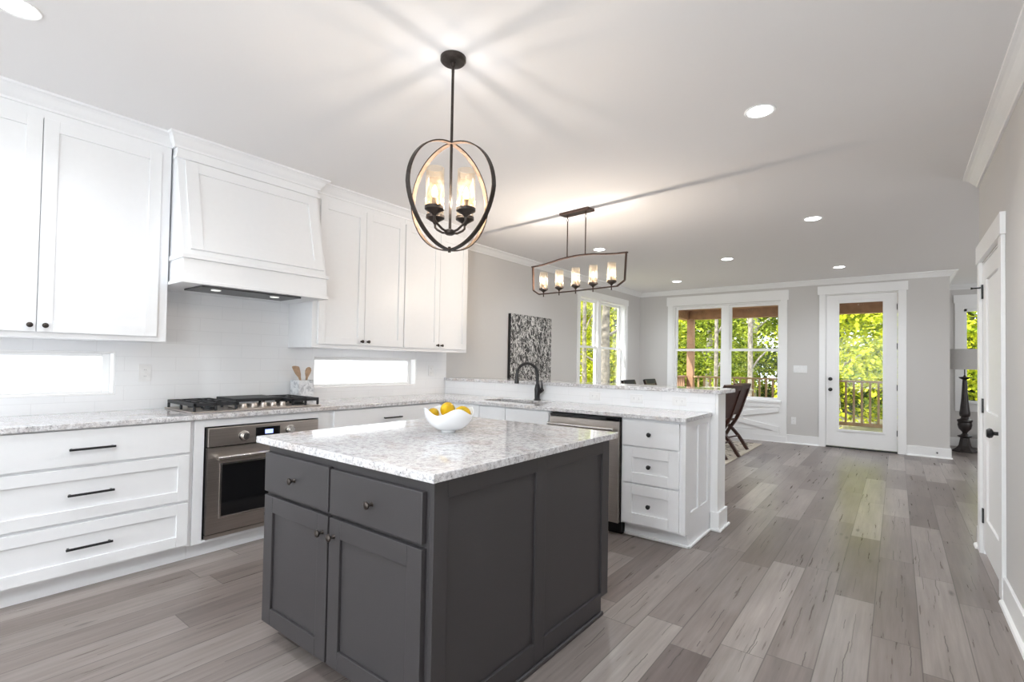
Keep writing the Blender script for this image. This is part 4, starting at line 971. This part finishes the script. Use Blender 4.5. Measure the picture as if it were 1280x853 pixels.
# ------------------------------------------------------------------ outside: porch and woods
struct(MB().box(-0.6, 4.5, YF+0.15, 12.5, -0.20, -0.04).build('porch_deck', 'deck'))
m = MB().box(-0.35, 4.52, YF+0.15, 12.55, 2.60, 2.64); struct(m.build('porch_ceiling', 'porchwood'))
m = MB().box(-0.1, 4.52, 12.22, 12.40, 2.39, 2.60); m.box(-0.10, 0.08, YF+0.16, 12.22, 2.39, 2.60); struct(m.build('porch_beam', 'porchwood'))
for x, lab in ((0.11, 'brown wooden porch corner post outside the big window'),):
    o = MB().box(x-0.075, x+0.075, 12.23, 12.38, -0.04, 2.39).build('porch_post', 'porchwood', bevel=0.004, off=(x, 12.3, -0.04)); tag(o, lab, 'post')
t = thing('porch_light', (1.9, 11.5, 2.60), 'small warm lit downlight in the porch ceiling', 'ceiling light')
MB().lathe([(0.09, 2.5995), (0.09, 2.592), (0.07, 2.590)], (1.9, 11.5, 0), 24, cap=False).build('trim_ring', 'trim', t); MB().lathe([(0.07, 2.596), (0.001, 2.595)], (1.9, 11.5, 0), 24).build('lens', 'porchlamp', t)
t = thing('porch_railing', (2.3, 12.3, 0), 'weathered wooden porch railing with square balusters across the back of the deck', 'railing')
MB().box(0.19, 4.5, 12.25, 12.35, 0.985, 1.025).build('top_rail', 'railwood', t, bevel=0.004); MB().box(0.19, 4.5, 12.28, 12.32, 0.10, 0.17).build('bottom_rail', 'railwood', t, bevel=0.003)
x = 0.30
while x < 4.5: MB().box(x-0.019, x+0.019, 12.281, 12.319, -0.04 if False else 0.17, 0.985).build('baluster', 'railwood', t); x += 0.135
t = thing('side_railing', (0.0, 11.0, 0), 'reddish wooden porch side railing left of the corner post', 'railing')
MB().box(-0.06, 0.04, YF+0.16, 12.22, 0.985, 1.025).build('top_rail', 'porchwood', t, bevel=0.004); MB().box(-0.03, 0.01, YF+0.16, 12.22, 0.10, 0.17).build('bottom_rail', 'porchwood', t)
y = 9.75
while y < 12.2: MB().box(-0.029, 0.009, y-0.019, y+0.019, 0.17, 0.985).build('baluster', 'porchwood', t); y += 0.135
for a, b, m_ in ((0.0, 12.3, 'porchwood'),): pass
t = thing('patio_table', (1.25, 11.0, -0.04), 'round beige patio table standing on the porch', 'table')
MB().lathe([(0.52, 0.77), (0.53, 0.79), (0.53, 0.805), (0.50, 0.815), (0.001, 0.82)], (1.25, 11.0, 0), 40).build('tabletop', 'patio', t, smooth=True)
MB().lathe([(0.26, -0.04), (0.25, -0.01), (0.05, 0.02), (0.04, 0.40), (0.05, 0.77)], (1.25, 11.0, 0), 24).build('pedestal', 'railwood', t, smooth=True)
o = MB().box(-40, 40, YB+1.5, 70, -1.0, -0.9).box(-40, -0.7, -12, YB+1.5, -1.0, -0.9).build('lawn', 'grass'); struct(o)

def foliage_mesh(seed, n, rx, rz, zc, size, lim=1.85):
    rnd = random.Random(seed); vs = []; fs = []
    clumps = [(rnd.gauss(0, rx*0.5), rnd.gauss(0, rx*0.5), zc+rnd.uniform(-1, 1)*rz*0.85, rnd.uniform(0.35, 0.8)) for _ in range(46)]
    for k in range(n):
        cx_, cy_, cz_, cr = rnd.choice(clumps)
        p = Vector((cx_+rnd.gauss(0, cr*0.7), cy_+rnd.gauss(0, cr*0.7), cz_+rnd.gauss(0, cr*0.45)))
        if p.z < 0.1: p.z = rnd.uniform(0.2, 0.7)
        q_ = math.hypot(p.x, p.y)
        if q_ > lim-0.15: f_ = (lim-0.15)*math.sqrt(rnd.random())/q_; p.x *= f_; p.y *= f_
        d = Vector((rnd.gauss(0, 1), rnd.gauss(0, 1), rnd.gauss(0, 0.7)-0.3)).normalized(); b = d.cross(Vector((rnd.gauss(0, 0.4), rnd.gauss(0, 0.4), 1))).normalized()
        s = min(size*rnd.uniform(0.6, 1.3), 0.3); i = len(vs)
        vs += [p, p+d*s*0.5+b*s*0.30, p+d*s, p+d*s*0.5-b*s*0.30]; fs.append((i, i+1, i+2, i+3))
    me = bpy.data.meshes.new('foliage'); me.from_pydata(vs, [], fs); me.update(); return me
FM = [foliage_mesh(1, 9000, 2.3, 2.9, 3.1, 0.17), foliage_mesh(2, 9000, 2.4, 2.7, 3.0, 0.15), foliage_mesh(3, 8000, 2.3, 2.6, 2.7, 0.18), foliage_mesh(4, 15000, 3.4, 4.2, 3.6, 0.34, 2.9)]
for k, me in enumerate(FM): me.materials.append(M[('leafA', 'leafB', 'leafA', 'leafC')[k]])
def trunk_mb(seed, wob=0.08):
    rnd = random.Random(seed); m = MB()
    pts = [(0, 0, 0)]; 
    for k in range(1, 7): pts.append((pts[-1][0]+rnd.uniform(-wob, wob), pts[-1][1]+rnd.uniform(-wob, wob), k*1.05))
    m.tube(pts, [0.15, 0.13, 0.12, 0.11, 0.09, 0.07, 0.04], 10)
    for k in (2, 3, 4, 5):
        a = rnd.uniform(0, 6.28); p = Vector(pts[k]); q = p+Vector((math.cos(a)*0.8, math.sin(a)*0.8, 0.6)); m.tube([p, (p+q)/2+Vector((0, 0, 0.05)), q], [0.05, 0.035, 0.015], 8)
    return m
TM = []
for k in range(3):
    o = trunk_mb(k+5).build('trunk', 'bark', smooth=True); TM.append(o.data); bpy.data.objects.remove(o)
trees = [(-9.4, 18.6, 2, 1.0, 'standing left of the side window view'), (-5.4, 18.6, 0, 1.0, 'seen through the side window'), (-1.4, 18.6, 1, 1.0, 'seen in the left pane of the big window'),
         (2.6, 18.6, 0, 1.0, 'straight behind the glazed door and the right pane'), (6.6, 18.6, 2, 1.0, 'behind the hall window and lamp'),
         (-10.4, 23.4, 1, 1.2, 'in the second row behind the side window'), (-5.6, 23.4, 2, 1.2, 'in the second row left of the porch post'), (-0.8, 23.4, 1, 1.2, 'in the second row behind the right pane of the big window'), (4.0, 23.4, 2, 1.2, 'in the second row behind the glazed door'), (8.8, 23.4, 0, 1.2, 'in the second row behind the hall window')]
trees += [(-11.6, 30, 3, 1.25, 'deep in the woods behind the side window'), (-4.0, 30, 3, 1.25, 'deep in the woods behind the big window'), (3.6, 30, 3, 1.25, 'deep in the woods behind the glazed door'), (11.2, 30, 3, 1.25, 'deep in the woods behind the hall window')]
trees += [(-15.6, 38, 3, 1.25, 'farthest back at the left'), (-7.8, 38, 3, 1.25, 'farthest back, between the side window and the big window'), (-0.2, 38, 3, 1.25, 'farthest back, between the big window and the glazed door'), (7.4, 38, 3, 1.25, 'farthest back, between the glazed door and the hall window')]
kinds = ['tall yellow-green tree', 'leafy mid-green tree', 'bright low-branched tree', 'large deep green tree']
for k, (x, y, q, s, lab) in enumerate(trees):
    t = thing('tree', (x, y, -0.95), kinds[q]+' '+lab, 'tree', 'trees in the sunny woods', world=False, rz=random.uniform(0, 6.28)); t.scale = (s, s, s)
    for nm, me in (('foliage', FM[q]), ('trunk', TM[k % 3])):
        o = bpy.data.objects.new(nm, me); sc.collection.objects.link(o); o.parent = t
        if nm == 'foliage': o['kind'] = 'stuff'
FS = foliage_mesh(9, 700, 0.6, 1.0, 6.0, 0.16, 0.62); FS.materials.append(M['leafA'])
for k, (x, y, s, lab) in enumerate([(0.74, 15.5, 0.6, 'slender pale-trunked tree standing in front of the woods, right pane of the big window'), (-3.83, 15.5, 1.5, 'thick pale-trunked tree filling the right half of the side window'), (-3.35, 13.2, 0.6, 'slender pale-trunked tree in the left half of the side window'), (-0.2, 15.5, 0.5, 'thin pale-trunked tree just left of the big window mullion')]):
    t = thing('tree', (x, y, -0.95), lab, 'tree', 'trees in the sunny woods', world=False); t.scale = (s, s, 1.0)
    fo = bpy.data.objects.new('foliage', FS); sc.collection.objects.link(fo); fo.parent = t; fo['kind'] = 'stuff'
    m = trunk_mb(20+k, 0.03); m.build('trunk', 'palebark', t, smooth=True)
for o in sc.objects:
    if '_w' in o: del o['_w']
